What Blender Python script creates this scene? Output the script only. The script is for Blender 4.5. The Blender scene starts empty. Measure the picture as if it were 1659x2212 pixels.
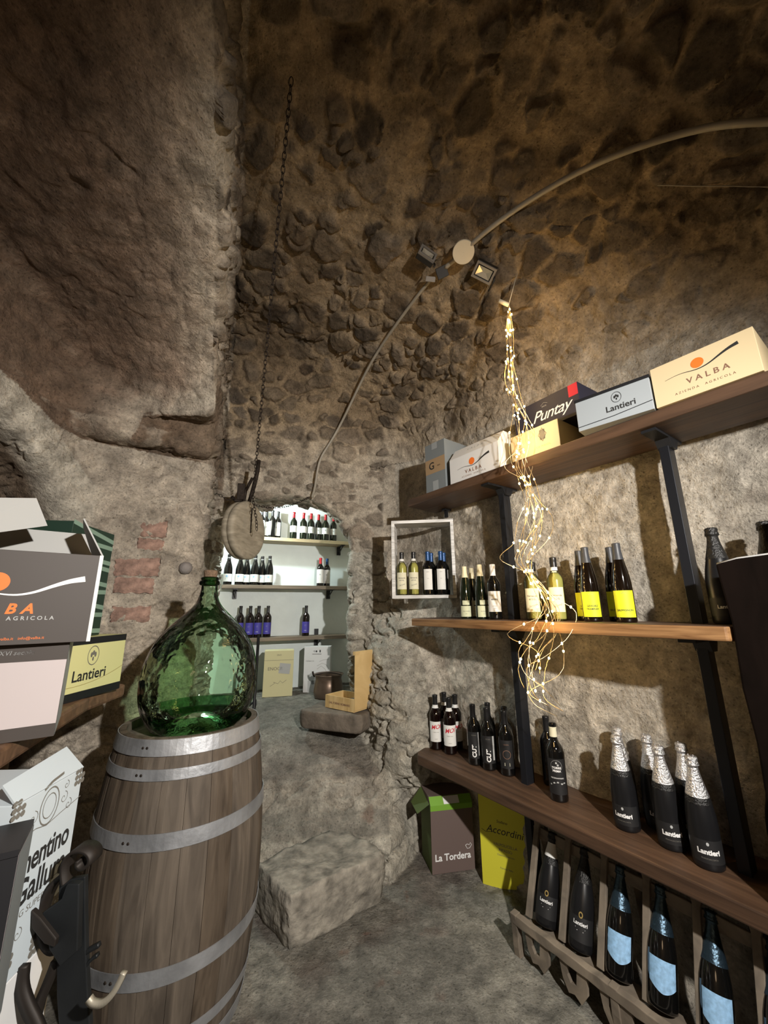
import bpy, math, random
import numpy as np
from mathutils import Vector, Matrix
random.seed(7)
scn = bpy.context.scene
COL = scn.collection
# ---------------------------------------------------------------- camera, light, exposure
EYE = 1.45                                   # eye height above the floor; z below is measured from the eye, then lifted
FPX, PITCH, ROLL, CX, CY = 845.0, math.radians(13.75), math.radians(-0.47), 829.5, 1106.0
Fv = Vector((0, math.cos(PITCH), math.sin(PITCH)))
U0 = Vector((0, -math.sin(PITCH), math.cos(PITCH))); X0 = Vector((1, 0, 0))
Xv = math.cos(ROLL) * X0 + math.sin(ROLL) * U0
Uv = -math.sin(ROLL) * X0 + math.cos(ROLL) * U0
cd = bpy.data.cameras.new('camera'); cam = bpy.data.objects.new('camera', cd); COL.objects.link(cam)
cd.sensor_fit = 'HORIZONTAL'; cd.sensor_width = 36; cd.lens = FPX / 1659 * 36
cd.clip_start = 0.02
m = Matrix.Identity(4)
for i in range(3):
    m[i][0] = Xv[i]; m[i][1] = Uv[i]; m[i][2] = -Fv[i]
m[2][3] = EYE
cam.matrix_world = m
scn.camera = cam
scn.view_settings.view_transform = 'Standard'; scn.view_settings.look = 'None'
scn.view_settings.gamma = 1.0; scn.view_settings.exposure = 0.0
w = bpy.data.worlds.new('world'); scn.world = w; w.use_nodes = True
w.node_tree.nodes['Background'].inputs[0].default_value = (0.02, 0.016, 0.012, 1)
w.node_tree.nodes['Background'].inputs[1].default_value = 0.3

def light(name, kind, loc, energy, color, aim=None, **kw):
    ld = bpy.data.lights.new(name, kind); ld.energy = energy; ld.color = color
    for k, v in kw.items(): setattr(ld, k, v)
    lo = bpy.data.objects.new(name, ld); COL.objects.link(lo); lo.location = loc
    if aim is not None:
        lo.rotation_euler = (Vector(aim) - Vector(loc)).to_track_quat('-Z', 'Y').to_euler()
    return lo
# the cellar's spotlight behind the photographer, the niche lamp and an added weak warm fill for the unseen rest of the cellar
light('spot_lamp', 'SPOT', (0.92, -0.42, EYE + .70), 420, (1.0, .945, .87), aim=(-.55, 2.8, EYE - .42),
      spot_size=math.radians(112), spot_blend=.9, shadow_soft_size=.03)
light('niche_lamp', 'POINT', (-1.30, 3.62, EYE + .98), 56, (.86, 1.0, .98), shadow_soft_size=.025)
light('cellar_fill', 'POINT', (-.35, -1.2, EYE + .15), 9, (1.0, .70, .42), shadow_soft_size=.25)

# ---------------------------------------------------------------- small maths
O = Vector((.2004, 2.5948)); ANG = -0.95984
DV = Vector((math.cos(ANG), math.sin(ANG))); NV = Vector((-DV.y, DV.x))
ZT, ZM, ZL = .733, -.067, -.854              # tops of the three shelves of the rack, from the eye
def R(s, n, z): return Vector((O.x + s*DV.x + n*NV.x, O.y + s*DV.y + n*NV.y, z + EYE))
def ray(u, v): return Fv + (u - CX)/FPX*Xv - (v - CY)/FPX*Uv
def at(u, v, z):                             # the point at height z (from the eye) seen at u, v
    r = ray(u, v); k = z / r.z
    return Vector((r.x*k, r.y*k, z + EYE))
def at_y(u, v, y):
    r = ray(u, v); k = y / r.y
    return Vector((r.x*k, y, r.z*k + EYE))

# ---------------------------------------------------------------- materials
M = {}
def nt(name):
    mt = bpy.data.materials.new(name); mt.use_nodes = True; M[name] = mt
    n = mt.node_tree.nodes; return mt, n, mt.node_tree.links, n['Principled BSDF']
def mat(name, c, rough=.6, metal=0, spec=.5, var=0, vs=30, bump=0, bs=80, coat=0, emit=0):
    mt, n, l, b = nt(name)
    b.inputs['Base Color'].default_value = (*c, 1); b.inputs['Roughness'].default_value = rough
    b.inputs['Metallic'].default_value = metal; b.inputs['Specular IOR Level'].default_value = spec
    b.inputs['Coat Weight'].default_value = coat
    if emit:
        b.inputs['Emission Color'].default_value = (*c, 1); b.inputs['Emission Strength'].default_value = emit
    if var or bump:
        tc = n.new('ShaderNodeTexCoord')
    if var:
        no = n.new('ShaderNodeTexNoise'); no.inputs['Scale'].default_value = vs; no.inputs['Detail'].default_value = 5
        mr = n.new('ShaderNodeMapRange'); mr.inputs[1].default_value = .3; mr.inputs[2].default_value = .7
        mr.inputs[3].default_value = 1-var; mr.inputs[4].default_value = 1+var
        mx = n.new('ShaderNodeVectorMath'); mx.operation = 'SCALE'; mx.inputs[0].default_value = c
        l.new(tc.outputs['Object'], no.inputs['Vector']); l.new(no.outputs['Fac'], mr.inputs[0])
        l.new(mr.outputs[0], mx.inputs['Scale']); l.new(mx.outputs[0], b.inputs['Base Color'])
    if bump:
        n2 = n.new('ShaderNodeTexNoise'); n2.inputs['Scale'].default_value = bs; n2.inputs['Detail'].default_value = 6
        bp = n.new('ShaderNodeBump'); bp.inputs['Strength'].default_value = bump; bp.inputs['Distance'].default_value = .01
        l.new(tc.outputs['Object'], n2.inputs['Vector']); l.new(n2.outputs['Fac'], bp.inputs['Height'])
        l.new(bp.outputs[0], b.inputs['Normal'])
    return mt
def wood(name, c1, c2, scale=(3, 40, 40), rough=.55, bump=.3, coord='Object'):
    mt, n, l, b = nt(name)
    tc = n.new('ShaderNodeTexCoord'); mp = n.new('ShaderNodeMapping'); mp.inputs['Scale'].default_value = scale
    no = n.new('ShaderNodeTexNoise'); no.inputs['Scale'].default_value = 1.0; no.inputs['Detail'].default_value = 8
    no.inputs['Distortion'].default_value = .8
    cr = n.new('ShaderNodeValToRGB'); cr.color_ramp.elements[0].position = .3; cr.color_ramp.elements[1].position = .7
    cr.color_ramp.elements[0].color = (*c1, 1); cr.color_ramp.elements[1].color = (*c2, 1)
    bp = n.new('ShaderNodeBump'); bp.inputs['Strength'].default_value = bump; bp.inputs['Distance'].default_value = .004
    l.new(tc.outputs[coord], mp.inputs[0]); l.new(mp.outputs[0], no.inputs['Vector']); l.new(no.outputs['Fac'], cr.inputs[0])
    l.new(cr.outputs[0], b.inputs['Base Color']); l.new(no.outputs['Fac'], bp.inputs['Height']); l.new(bp.outputs[0], b.inputs['Normal'])
    b.inputs['Roughness'].default_value = rough
    return mt
def rock_mat():
    mt, n, l, b = nt('rock')
    at_ = n.new('ShaderNodeAttribute'); at_.attribute_name = 'rock_colour'
    tc = n.new('ShaderNodeTexCoord')
    def noise(s, d=8, r=.6):
        q = n.new('ShaderNodeTexNoise'); q.inputs['Scale'].default_value = s; q.inputs['Detail'].default_value = d
        q.inputs['Roughness'].default_value = r; l.new(tc.outputs['Object'], q.inputs['Vector']); return q
    n1 = noise(14); n2 = noise(75, 6, .7); n3 = noise(4.5, 6)
    def mr(src, a, c, lo, hi):
        q = n.new('ShaderNodeMapRange'); q.inputs[1].default_value = a; q.inputs[2].default_value = c
        q.inputs[3].default_value = lo; q.inputs[4].default_value = hi; l.new(src, q.inputs[0]); return q.outputs[0]
    a = mr(n1.outputs['Fac'], .3, .7, .62, 1.36); c = mr(n2.outputs['Fac'], .3, .7, .70, 1.26); e = mr(n3.outputs['Fac'], .3, .7, .80, 1.2)
    m1 = n.new('ShaderNodeMath'); m1.operation = 'MULTIPLY'; l.new(a, m1.inputs[0]); l.new(c, m1.inputs[1])
    m2 = n.new('ShaderNodeMath'); m2.operation = 'MULTIPLY'; l.new(m1.outputs[0], m2.inputs[0]); l.new(e, m2.inputs[1])
    vo = n.new('ShaderNodeTexVoronoi'); vo.inputs['Scale'].default_value = 55; l.new(tc.outputs['Object'], vo.inputs['Vector'])
    pit = mr(vo.outputs['Distance'], .05, .28, .55, 1.0)                     # small dark pits in the mortar
    m3 = n.new('ShaderNodeMath'); m3.operation = 'MULTIPLY'; l.new(m2.outputs[0], m3.inputs[0]); l.new(pit, m3.inputs[1])
    sc = n.new('ShaderNodeVectorMath'); sc.operation = 'SCALE'; l.new(at_.outputs['Color'], sc.inputs[0]); l.new(m3.outputs[0], sc.inputs['Scale'])
    l.new(sc.outputs[0], b.inputs['Base Color']); b.inputs['Roughness'].default_value = .86; b.inputs['Specular IOR Level'].default_value = .28
    ad = n.new('ShaderNodeMath'); ad.operation = 'MULTIPLY_ADD'; ad.inputs[1].default_value = .45
    l.new(n2.outputs['Fac'], ad.inputs[0]); l.new(n1.outputs['Fac'], ad.inputs[2])
    ad2 = n.new('ShaderNodeMath'); ad2.operation = 'MULTIPLY_ADD'; ad2.inputs[1].default_value = .18
    l.new(pit, ad2.inputs[0]); l.new(ad.outputs[0], ad2.inputs[2])
    bp = n.new('ShaderNodeBump'); bp.inputs['Strength'].default_value = .95; bp.inputs['Distance'].default_value = .028
    l.new(ad2.outputs[0], bp.inputs['Height']); l.new(bp.outputs[0], b.inputs['Normal'])
    return mt
rock_mat()
mat('white_paint', (.82, .90, .90), .7, var=.04, vs=6, bump=.15, bs=25)
wood('shelf_wood', (.045, .024, .014), (.11, .060, .034), (2.5, 35, 35), .5, .25)
wood('shelf_edge', (.16, .075, .028), (.38, .21, .09), (4, 30, 60), .5, .3)
wood('niche_wood', (.11, .085, .06), (.22, .17, .12), (3, 40, 40), .6, .3)
wood('niche_wood_pale', (.30, .23, .13), (.44, .36, .22), (3, 40, 40), .6, .3)
wood('barrel_wood', (.045, .031, .020), (.125, .094, .066), (26, 26, 3.2), .75, .7)
wood('barrel_wood_red', (.05, .030, .018), (.115, .077, .048), (26, 26, 3.2), .75, .7)
wood('barrel_wood_grey', (.058, .045, .034), (.15, .12, .092), (26, 26, 3.2), .75, .7)
wood('old_wood', (.055, .043, .032), (.17, .14, .105), (30, 30, 5), .85, .6)
wood('rack_wood', (.11, .09, .07), (.27, .22, .165), (9, 9, 9), .8, .6)
wood('plank_wood', (.085, .045, .025), (.20, .11, .06), (3, 30, 30), .5, .3)
wood('pulley_wood', (.22, .19, .14), (.40, .35, .27), (10, 10, 35), .75, .3)
wood('pine', (.50, .33, .13), (.72, .53, .26), (30, 4, 4), .6, .2)
wood('dark_board', (.0035, .0025, .002), (.008, .005, .004), (12, 12, 4), .9, .3)
wood('frame_white', (.38, .38, .37), (.80, .80, .80), (7, 7, 60), .7, .3)
M['dark_board'].node_tree.nodes['Principled BSDF'].inputs['Specular IOR Level'].default_value = .03
mat('card_moss', (.085, .125, .03), .7)
mat('board_rim', (.42, .42, .42), .7)
mat('black_steel', (.016, .017, .020), .42, .3)
mat('steel_post', (.020, .022, .028), .38, .5)
mat('hoop', (.34, .35, .37), .48, .55, var=.35, vs=7, bump=.2, bs=40)
mat('old_iron', (.032, .023, .018), .7, .6, var=.3, vs=30, bump=.5)
mat('iron_grey', (.016, .018, .020), .55, .5, var=.25, vs=14)
mat('iron_dark', (.020, .015, .012), .6, .4)
mat('iron_bare', (.34, .31, .25), .5, .3)
mat('copper_pot', (.17, .12, .09), .3, .55, var=.2, vs=12)
mat('cork', (.17, .11, .07), .9, var=.3, vs=120, bump=.5)
mat('glass_black', (.004, .004, .004), .06, 0, .6, coat=.3)
mat('glass_red', (.005, .002, .002), .07, 0, .6, coat=.3)
mat('glass_green', (.006, .010, .005), .07, 0, .6, coat=.3)
mat('glass_brown', (.006, .0035, .002), .07, 0, .6, coat=.3)
mat('glass_matt', (.009, .009, .010), .30, 0, .4)
mat('cap_black', (.010, .010, .011), .35); mat('cap_grey', (.045, .048, .055), .45)
mat('cap_red', (.42, .012, .02), .35, .2); mat('cap_blue', (.02, .07, .20), .35, .3); mat('cap_cream', (.72, .66, .45), .5)
mat('cap_white', (.78, .78, .78), .4); mat('foil', (.70, .70, .72), .28, .9, bump=.7, bs=160); mat('foil_dark', (.035, .035, .035), .3, .7, bump=.5, bs=160)
mat('foil_blue', (.05, .085, .12), .3, .8, bump=.3, bs=90)
mat('paper_white', (.74, .74, .72), .75); mat('paper_grey', (.42, .43, .43), .75); mat('paper_cream', (.66, .64, .48), .75)
mat('paper_lime', (.66, .74, .02), .6); mat('paper_violet', (.055, .045, .30), .6); mat('paper_black', (.012, .012, .013), .55)
mat('paper_blue', (.30, .52, .78), .5, var=.25, vs=70); mat('paper_green', (.55, .58, .40), .75)
mat('ink', (.02, .02, .02), .6); mat('ink_soft', (.16, .15, .13), .6); mat('ink_red', (.55, .02, .04), .6); mat('ink_white', (.80, .80, .80), .6)
mat('ink_orange', (.80, .17, .02), .6); mat('ink_gold', (.62, .45, .16), .35, .6); mat('ink_bronze', (.22, .12, .08), .5)
mat('card_white', (.66, .66, .66), .75); mat('card_cream', (.66, .53, .32), .75); mat('card_brown', (.048, .038, .033), .6)
mat('card_pink', (.50, .44, .44), .7); mat('card_yellow', (.66, .64, .30), .7); mat('card_navy', (.018, .018, .035), .6)
mat('card_silver', (.33, .36, .38), .55); mat('card_grey', (.17, .19, .20), .75); mat('card_tan', (.33, .22, .12), .75)
mat('card_green_dark', (.012, .035, .022), .6); mat('card_green_pale', (.22, .33, .26), .6); mat('card_lime', (.66, .62, .04), .65)
mat('card_mocha', (.135, .095, .085), .7); mat('card_leaf', (.17, .36, .03), .65); mat('card_beige', (.62, .58, .34), .75)
mat('card_inside', (.40, .40, .39), .8); mat('card_black', (.010, .010, .012), .5); mat('card_icy', (.50, .56, .60), .7)
mat('card_tape', (.30, .32, .33), .5)
mat('pipe_pvc', (.32, .29, .24), .5, var=.15, vs=9); mat('plastic_cream', (.62, .55, .42), .5)
mat('lamp_grey', (.22, .20, .18), .5, .3); mat('reflector', (.60, .56, .46), .25, .6); mat('lamp_black', (.014, .012, .010), .5)
mat('wire', (.62, .48, .28), .3, .7)
mat('bulb', (1.0, .66, .22), .5, emit=60)
mat('slab', (.15, .125, .10), .85, var=.3, vs=14, bump=.6, bs=40)
mat('block_stone', (.24, .22, .185), .9, var=.55, vs=16, bump=1.0, bs=34)
mat('cobble', (.22, .20, .19), .85, var=.25, vs=10, bump=.4)
mat('brick_red', (.30, .19, .15), .9, var=.5, vs=22, bump=.9, bs=60)
def pale_glass(name, tint, rough=.03, ior=1.45, edge=None, edge_w=.0, bump=0, gloss=.9):
    # thin glass: lets tinted light through and mirrors at the rim
    mt, n, l, b = nt(name); n.remove(b); out = n['Material Output']
    tr = n.new('ShaderNodeBsdfTransparent'); tr.inputs[0].default_value = (*tint, 1)
    gl = n.new('ShaderNodeBsdfGlossy'); gl.inputs[0].default_value = (gloss, gloss, gloss, 1); gl.inputs['Roughness'].default_value = rough
    fr = n.new('ShaderNodeFresnel'); fr.inputs[0].default_value = ior
    mx = n.new('ShaderNodeMixShader'); l.new(fr.outputs[0], mx.inputs[0]); l.new(tr.outputs[0], mx.inputs[1]); l.new(gl.outputs[0], mx.inputs[2])
    l.new(mx.outputs[0], out.inputs[0])
    if edge:                                                     # light travels further through the wall near the outline
        lw = n.new('ShaderNodeLayerWeight'); lw.inputs[0].default_value = .35
        pw = n.new('ShaderNodeMath'); pw.operation = 'POWER'; pw.inputs[1].default_value = edge_w
        cm = n.new('ShaderNodeMix'); cm.data_type = 'RGBA'; cm.inputs[6].default_value = (*tint, 1); cm.inputs[7].default_value = (*edge, 1)
        l.new(lw.outputs['Facing'], pw.inputs[0]); l.new(pw.outputs[0], cm.inputs[0]); l.new(cm.outputs[2], tr.inputs[0])
    if bump:
        tc = n.new('ShaderNodeTexCoord'); no = n.new('ShaderNodeTexNoise'); no.inputs['Scale'].default_value = 13; no.inputs['Detail'].default_value = 2
        bp = n.new('ShaderNodeBump'); bp.inputs['Strength'].default_value = bump; bp.inputs['Distance'].default_value = .02
        l.new(tc.outputs['Object'], no.inputs[0]); l.new(no.outputs['Fac'], bp.inputs['Height'])
        l.new(bp.outputs[0], gl.inputs['Normal']); l.new(bp.outputs[0], fr.inputs['Normal'])
    return mt
pale_glass('glass_pale', (.93, .94, .80), edge=(.50, .52, .26), edge_w=2.2)
mat('wine_pale', (.36, .34, .13), .25)
pale_glass('glass_demijohn', (.76, .93, .76), edge=(.10, .36, .15), edge_w=2.2, bump=.9)
pale_glass('glass_base', (.25, .55, .30), edge=(.03, .16, .06), edge_w=1.2, bump=.5)

# ---------------------------------------------------------------- mesh building
class MB:
    def __init__(s): s.v = []; s.f = []; s.m = []; s.sm = []
    def add(s, vs, fs, mi=0, smooth=False):
        b = len(s.v); s.v += [tuple(v) for v in vs]
        for f in fs: s.f.append([b+i for i in f]); s.m.append(mi); s.sm.append(smooth)
        return s
    def box(s, x0, x1, y0, y1, z0, z1, mi=0, T=None):
        vs = [Vector((x, y, z)) for z in (z0, z1) for y in (y0, y1) for x in (x0, x1)]
        if T: vs = [T @ v for v in vs]
        return s.add(vs, [(0, 2, 3, 1), (4, 5, 7, 6), (0, 1, 5, 4), (2, 6, 7, 3), (0, 4, 6, 2), (1, 3, 7, 5)], mi)
    def lathe(s, prof, seg=28, c=(0, 0, 0), mi=0, smooth=True, T=None, arc=None):
        vs = []; n = seg
        for (r, z) in prof:
            for k in range(n):
                a = 2*math.pi*k/n; v = Vector((c[0]+r*math.cos(a), c[1]+r*math.sin(a), c[2]+z)); vs.append(T @ v if T else v)
        fs = []
        for i in range(len(prof)-1):
            for k in range(n):
                fs.append((i*n+k, i*n+(k+1) % n, (i+1)*n+(k+1) % n, (i+1)*n+k))
        return s.add(vs, fs, mi, smooth)
    def tube(s, pts, r, seg=8, mi=0, cap=True, taper=None):
        pts = [Vector(p) for p in pts]; vs = []; n = len(pts)
        up = Vector((.13, .27, 1)).normalized(); prev = None
        for i, p in enumerate(pts):
            d = (pts[min(i+1, n-1)] - pts[max(i-1, 0)]).normalized()
            a = d.cross(prev if prev is not None else up)
            if a.length < 1e-4: a = d.cross(Vector((1, 0, 0)))
            a.normalize(); b = a.cross(d).normalized(); prev = b
            rr = r if taper is None else r*taper[i]
            for k in range(seg):
                t = 2*math.pi*k/seg; vs.append(p + (a*math.cos(t) + b*math.sin(t))*rr)
        fs = [(i*seg+k, i*seg+(k+1) % seg, (i+1)*seg+(k+1) % seg, (i+1)*seg+k) for i in range(n-1) for k in range(seg)]
        if cap: fs += [tuple(range(seg))[::-1], tuple((n-1)*seg+k for k in range(seg))]
        return s.add(vs, fs, mi, True)
    def prism(s, poly, h0, h1, mi=0, T=None):               # poly in x, y; extruded in z
        n = len(poly); vs = [Vector((p[0], p[1], h0)) for p in poly] + [Vector((p[0], p[1], h1)) for p in poly]
        if T: vs = [T @ v for v in vs]
        return s.add(vs, [tuple(range(n))[::-1], tuple(range(n, 2*n))] + [(i, (i+1) % n, n+(i+1) % n, n+i) for i in range(n)], mi)
    def build(s, name, mats, parent=None, loc=None, rotz=0, bevel=0, solid=0):
        me = bpy.data.meshes.new(name); me.from_pydata(s.v, [], s.f)
        if not isinstance(mats, (list, tuple)): mats = [mats]
        for k in mats: me.materials.append(M[k])
        for p, mi, sm in zip(me.polygons, s.m, s.sm): p.material_index = mi; p.use_smooth = sm
        o = bpy.data.objects.new(name, me); COL.objects.link(o)
        if parent: o.parent = parent
        if loc is not None: o.location = loc
        if rotz: o.rotation_euler = (0, 0, rotz)
        if bevel:
            md = o.modifiers.new('bevel', 'BEVEL'); md.width = bevel; md.segments = 2; md.limit_method = 'ANGLE'
        return o
def tag(o, label=None, cat=None, group=None, kind=None):
    if label: o['label'] = label
    if cat: o['category'] = cat
    if group: o['group'] = group
    if kind: o['kind'] = kind
    return o
def empty(name, loc, label, cat, group=None, rotz=0, rot=None):
    o = bpy.data.objects.new(name, None); COL.objects.link(o); o.location = loc; o.empty_display_size = .05
    o.rotation_euler = rot if rot else (0, 0, rotz)
    return tag(o, label, cat, group)
def kids(o): return [c for c in ALLKIDS.get(o.name, [])]
def copy_tree(o, parent=None):
    c = o.copy(); COL.objects.link(c)
    if parent: c.parent = parent
    for ch in list(o.children): copy_tree(ch, c)
    return c
def text_mesh(body, size, bold=0, shear=0, align='CENTER', space=1.0):
    cu = bpy.data.curves.new('t', 'FONT'); cu.body = body; cu.size = size; cu.offset = bold; cu.shear = shear
    cu.align_x = align; cu.align_y = 'CENTER'; cu.resolution_u = 3; cu.space_character = space
    ob = bpy.data.objects.new('t', cu); COL.objects.link(ob)
    me = bpy.data.meshes.new_from_object(ob)
    vs = [(v.co.x, v.co.y) for v in me.vertices]; fs = [tuple(p.vertices) for p in me.polygons]
    bpy.data.objects.remove(ob); bpy.data.curves.remove(cu); bpy.data.meshes.remove(me)
    return vs, fs
def poly2(pts): return pts, [tuple(range(len(pts)))]
def disc2(r, n=24, c=(0, 0), sy=1): return poly2([(c[0]+r*math.cos(2*math.pi*k/n), c[1]+r*sy*math.sin(2*math.pi*k/n)) for k in range(n)])
def rect2(x0, x1, y0, y1): return poly2([(x0, y0), (x1, y0), (x1, y1), (x0, y1)])
def ring2(r, t, n=28, c=(0, 0), sy=1):
    vs = []; 
    for k in range(n):
        a = 2*math.pi*k/n
        for q in (r-t/2, r+t/2): vs.append((c[0]+q*math.cos(a), c[1]+q*sy*math.sin(a)))
    return vs, [(2*k, 2*k+1, (2*k+3) % (2*n), (2*k+2) % (2*n)) for k in range(n)]
def stroke2(pts, w):
    vs = []; n = len(pts)
    for i, p in enumerate(pts):
        a = pts[max(i-1, 0)]; b = pts[min(i+1, n-1)]; dx, dy = b[0]-a[0], b[1]-a[1]; L = math.hypot(dx, dy) or 1
        ww = w[i] if isinstance(w, (list, tuple)) else w
        vs += [(p[0]-dy/L*ww/2, p[1]+dx/L*ww/2), (p[0]+dy/L*ww/2, p[1]-dx/L*ww/2)]
    return vs, [(2*i, 2*i+1, 2*i+3, 2*i+2) for i in range(n-1)]
def sh(shape, dx=0, dy=0, s=1, rot=0):
    c, q = math.cos(rot), math.sin(rot)
    return [(dx+s*(x*c-y*q), dy+s*(x*q+y*c)) for x, y in shape[0]], shape[1]
def emblem(r):                                    # small crest: oval ring with three lobes
    return [ring2(r, r*.10, sy=1.25), disc2(r*.22, 10, (0, r*.35), 1.5), disc2(r*.2, 10, (-r*.35, .1*r), 1.8), disc2(r*.2, 10, (r*.35, .1*r), 1.8), disc2(r*.16, 10, (0, -r*.45), 1.8)]
def decal(name, mt, shapes, parent, frame):
    """flat print on a face. frame = (origin, xdir, ydir) in the parent's space; printed .6 mm proud"""
    o, xd, yd = [Vector(q) for q in frame]; nn = xd.cross(yd).normalized()
    mb = MB()
    for vs, fs in shapes: mb.add([o + xd*x + yd*y + nn*.0007 for x, y in vs], fs)
    return mb.build(name, mt, parent)
def wrap(name, mt, shapes, parent, r, z, lift=.0006, seg_limit=None):
    """print wrapped around a bottle: x runs round the front (-y), y runs up"""
    mb = MB()
    for vs, fs in shapes:
        mb.add([((r+lift)*math.sin(x/r), -(r+lift)*math.cos(x/r), z+y) for x, y in vs], fs)
    return mb.build(name, mt, parent)
def band(r, z0, z1, ang, n=16, notch=None):        # curved label patch
    vs = []; fs = []
    for k in range(n+1):
        a = -ang+2*ang*k/n
        lo = z0
        if notch: lo = z0 + notch*abs(k/n*2-1)**1.5*.9
        vs += [(r*math.sin(a), -r*math.cos(a), lo), (r*math.sin(a), -r*math.cos(a), z1)]
    for k in range(n): fs.append((2*k, 2*k+2, 2*k+3, 2*k+1))
    return vs, fs
def sun_wave(w):                                   # orange sun over a sweeping stroke
    ky = [(-.5, -.045), (-.36, -.022), (-.24, -.022), (-.10, -.052), (0, -.058), (.12, -.030), (.25, .035), (.38, .090), (.5, .115)]
    pts = []; ws = []
    for k in range(33):
        x = -.5+k/32; y = float(np.interp(x, [a for a, b in ky], [b for a, b in ky])); pts.append((x*w, y*w)); ws.append(w*(.006+.042*(k/32)**3+.010*k/32))
    for _ in range(3): pts = [pts[0]]+[(pts[i][0], (pts[i-1][1]+2*pts[i][1]+pts[i+1][1])/4) for i in range(1, 32)]+[pts[-1]]
    return disc2(w*.088, 28, (-w*.03, w*.065)), stroke2(pts, ws)

# ---------------------------------------------------------------- the cave: one implicit solid, meshed in world space
def hash3(i, j, k, seed):
    h = (i.astype(np.int64)*374761393 + j.astype(np.int64)*668265263 + k.astype(np.int64)*2147483647 + seed*1274126177) & 0xffffffff
    h = ((h ^ (h >> 13))*1274126177) & 0xffffffff
    h = ((h ^ (h >> 16))*2246822519) & 0xffffffff
    return ((h ^ (h >> 15)) & 0xffffff)/float(0xffffff)
def vnoise(P, s, seed=0):
    q = P/s; i = np.floor(q).astype(np.int64); f = q-i; f = f*f*(3-2*f); r = 0
    for a in (0, 1):
        for b in (0, 1):
            for c in (0, 1):
                r = r + hash3(i[:, 0]+a, i[:, 1]+b, i[:, 2]+c, seed)*(f[:, 0] if a else 1-f[:, 0])*(f[:, 1] if b else 1-f[:, 1])*(f[:, 2] if c else 1-f[:, 2])
    return r*2-1
def fbm(P, s, o=4, seed=0, g=.5):
    r = 0; a = 1; t = 0
    for k in range(o): r = r+a*vnoise(P+k*17.3, s*(.5**k), seed+k); t += a; a *= g
    return r/t
def voro(P, sc, seed=0):
    q = P/np.array(sc); i0 = np.floor(q).astype(np.int64)
    n = len(P); f1 = np.full(n, 9.); f2 = np.full(n, 9.); idv = np.zeros(n)
    for a in (-1, 0, 1):
        for b in (-1, 0, 1):
            for c in (-1, 0, 1):
                I, J, K = i0[:, 0]+a, i0[:, 1]+b, i0[:, 2]+c
                d = np.sqrt((I+.5+.42*(2*hash3(I, J, K, seed)-1)-q[:, 0])**2 + (J+.5+.42*(2*hash3(I, J, K, seed+1)-1)-q[:, 1])**2 + (K+.5+.42*(2*hash3(I, J, K, seed+2)-1)-q[:, 2])**2)
                m1 = d < f1; f2 = np.where(m1, f1, np.minimum(f2, d)); idv = np.where(m1, hash3(I, J, K, seed+3), idv); f1 = np.where(m1, d, f1)
    return f1, f2, idv
def smin(a, b, k): h = np.clip(.5+.5*(b-a)/k, 0, 1); return b*(1-h)+a*h - k*h*(1-h)
def smax(a, b, k): return -smin(-a, -b, k)
def ground(x, y):
    foot = 2.46 + .10*np.clip(x+.6, 0, .6) + 1.6*np.clip(x-.02, 0, 1)
    t = y - foot
    return -1.45 + np.interp(t, [0, .10, .22, .34, .52, .70, 1.0, 1.7], [0, .17, .27, .40, .50, .60, .665, .67])
def air(P):
    x, y, z = P[:, 0], P[:, 1], P[:, 2]
    n = (x-.2004)*.8191+(y-2.5948)*.57365
    wall = 1.75-np.abs(n+1.42)
    ell = 1.2*(1-np.sqrt(((n+1.42)/1.75)**2+(np.maximum(z-1.2, 0)/.95)**2))
    v = np.where(z > 1.2, ell, wall)
    e = (3.27+.15*x-y)/1.01 - .30*np.clip(z-.95, 0, 2)**1.6
    main = smin(v, e, .28)
    # rock outcrop in the corner under the white frame
    q = np.sqrt(((x-.20)/.38)**2+((y-3.28)/.45)**2+((z+.80)/.84)**2)
    main = smin(main, (q-1)*.42, .16)
    q2 = np.sqrt(((x-.20)/.26)**2+((y-3.05)/.30)**2+((z+.88)/.32)**2)
    main = smin(main, (q2-1)*.30, .12)
    # the pier and the broad arch on the left
    S = (-.15-.40*y-x)/1.077                                        # > 0 left of the arch's face
    f1 = -(x+1.12)*.581+(y-2.55)*.814 + .05*np.clip(z-.86, 0, .3)/.3
    zi = 1.12+.68*np.sqrt(np.clip(1-(y/2.12)**2, 0, 1))+.22*np.clip(y-2.13, 0, 1)
    arch = np.minimum((z-zi)*.9, 9)
    ledge = smin((z-.98)*.9, f1+.13, .05)
    left_rock = np.maximum(np.maximum(f1, ledge), arch)
    rock = smin(S, left_rock, .07)
    main = smin(main, -rock, .02)
    lw = np.minimum(x+1.74, 9.)
    main = np.where(S > 0, smin(main, lw, .10), main)
    # arched recess in the left wall
    ry = np.abs(y-1.25)
    rec = np.where(z > .15, 1-np.sqrt((ry/.93)**2+((z-.15)/.80)**2), (.93-ry)/.93)*.8
    rec = np.minimum(np.minimum(rec, x+2.38), -1.4-x); rec = np.minimum(rec, z+.75)
    main = smax(main, rec, .05)
    main = np.minimum(main, y+1.9)
    # the niche: jambs, then the chamber behind
    ox = np.abs(x+.86)
    op = np.where(z > .50, 1-np.sqrt((ox/.57)**2+((z-.50)/.40)**2), (.57-ox)/.57)*.5
    op = np.minimum(np.minimum(op, y-2.6), 4.0-y)
    bk = -( -(x+1.515)*.385+(y-3.824)*.923)+.30
    ch = np.minimum(np.minimum(np.minimum(x+2.1, -.02-x), np.minimum(y-3.52, bk)), 1.42-z)
    main = smax(main, smax(op, ch, .06), .07)
    return smin(main, (z-ground(x, y))*.92, .07)
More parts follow.
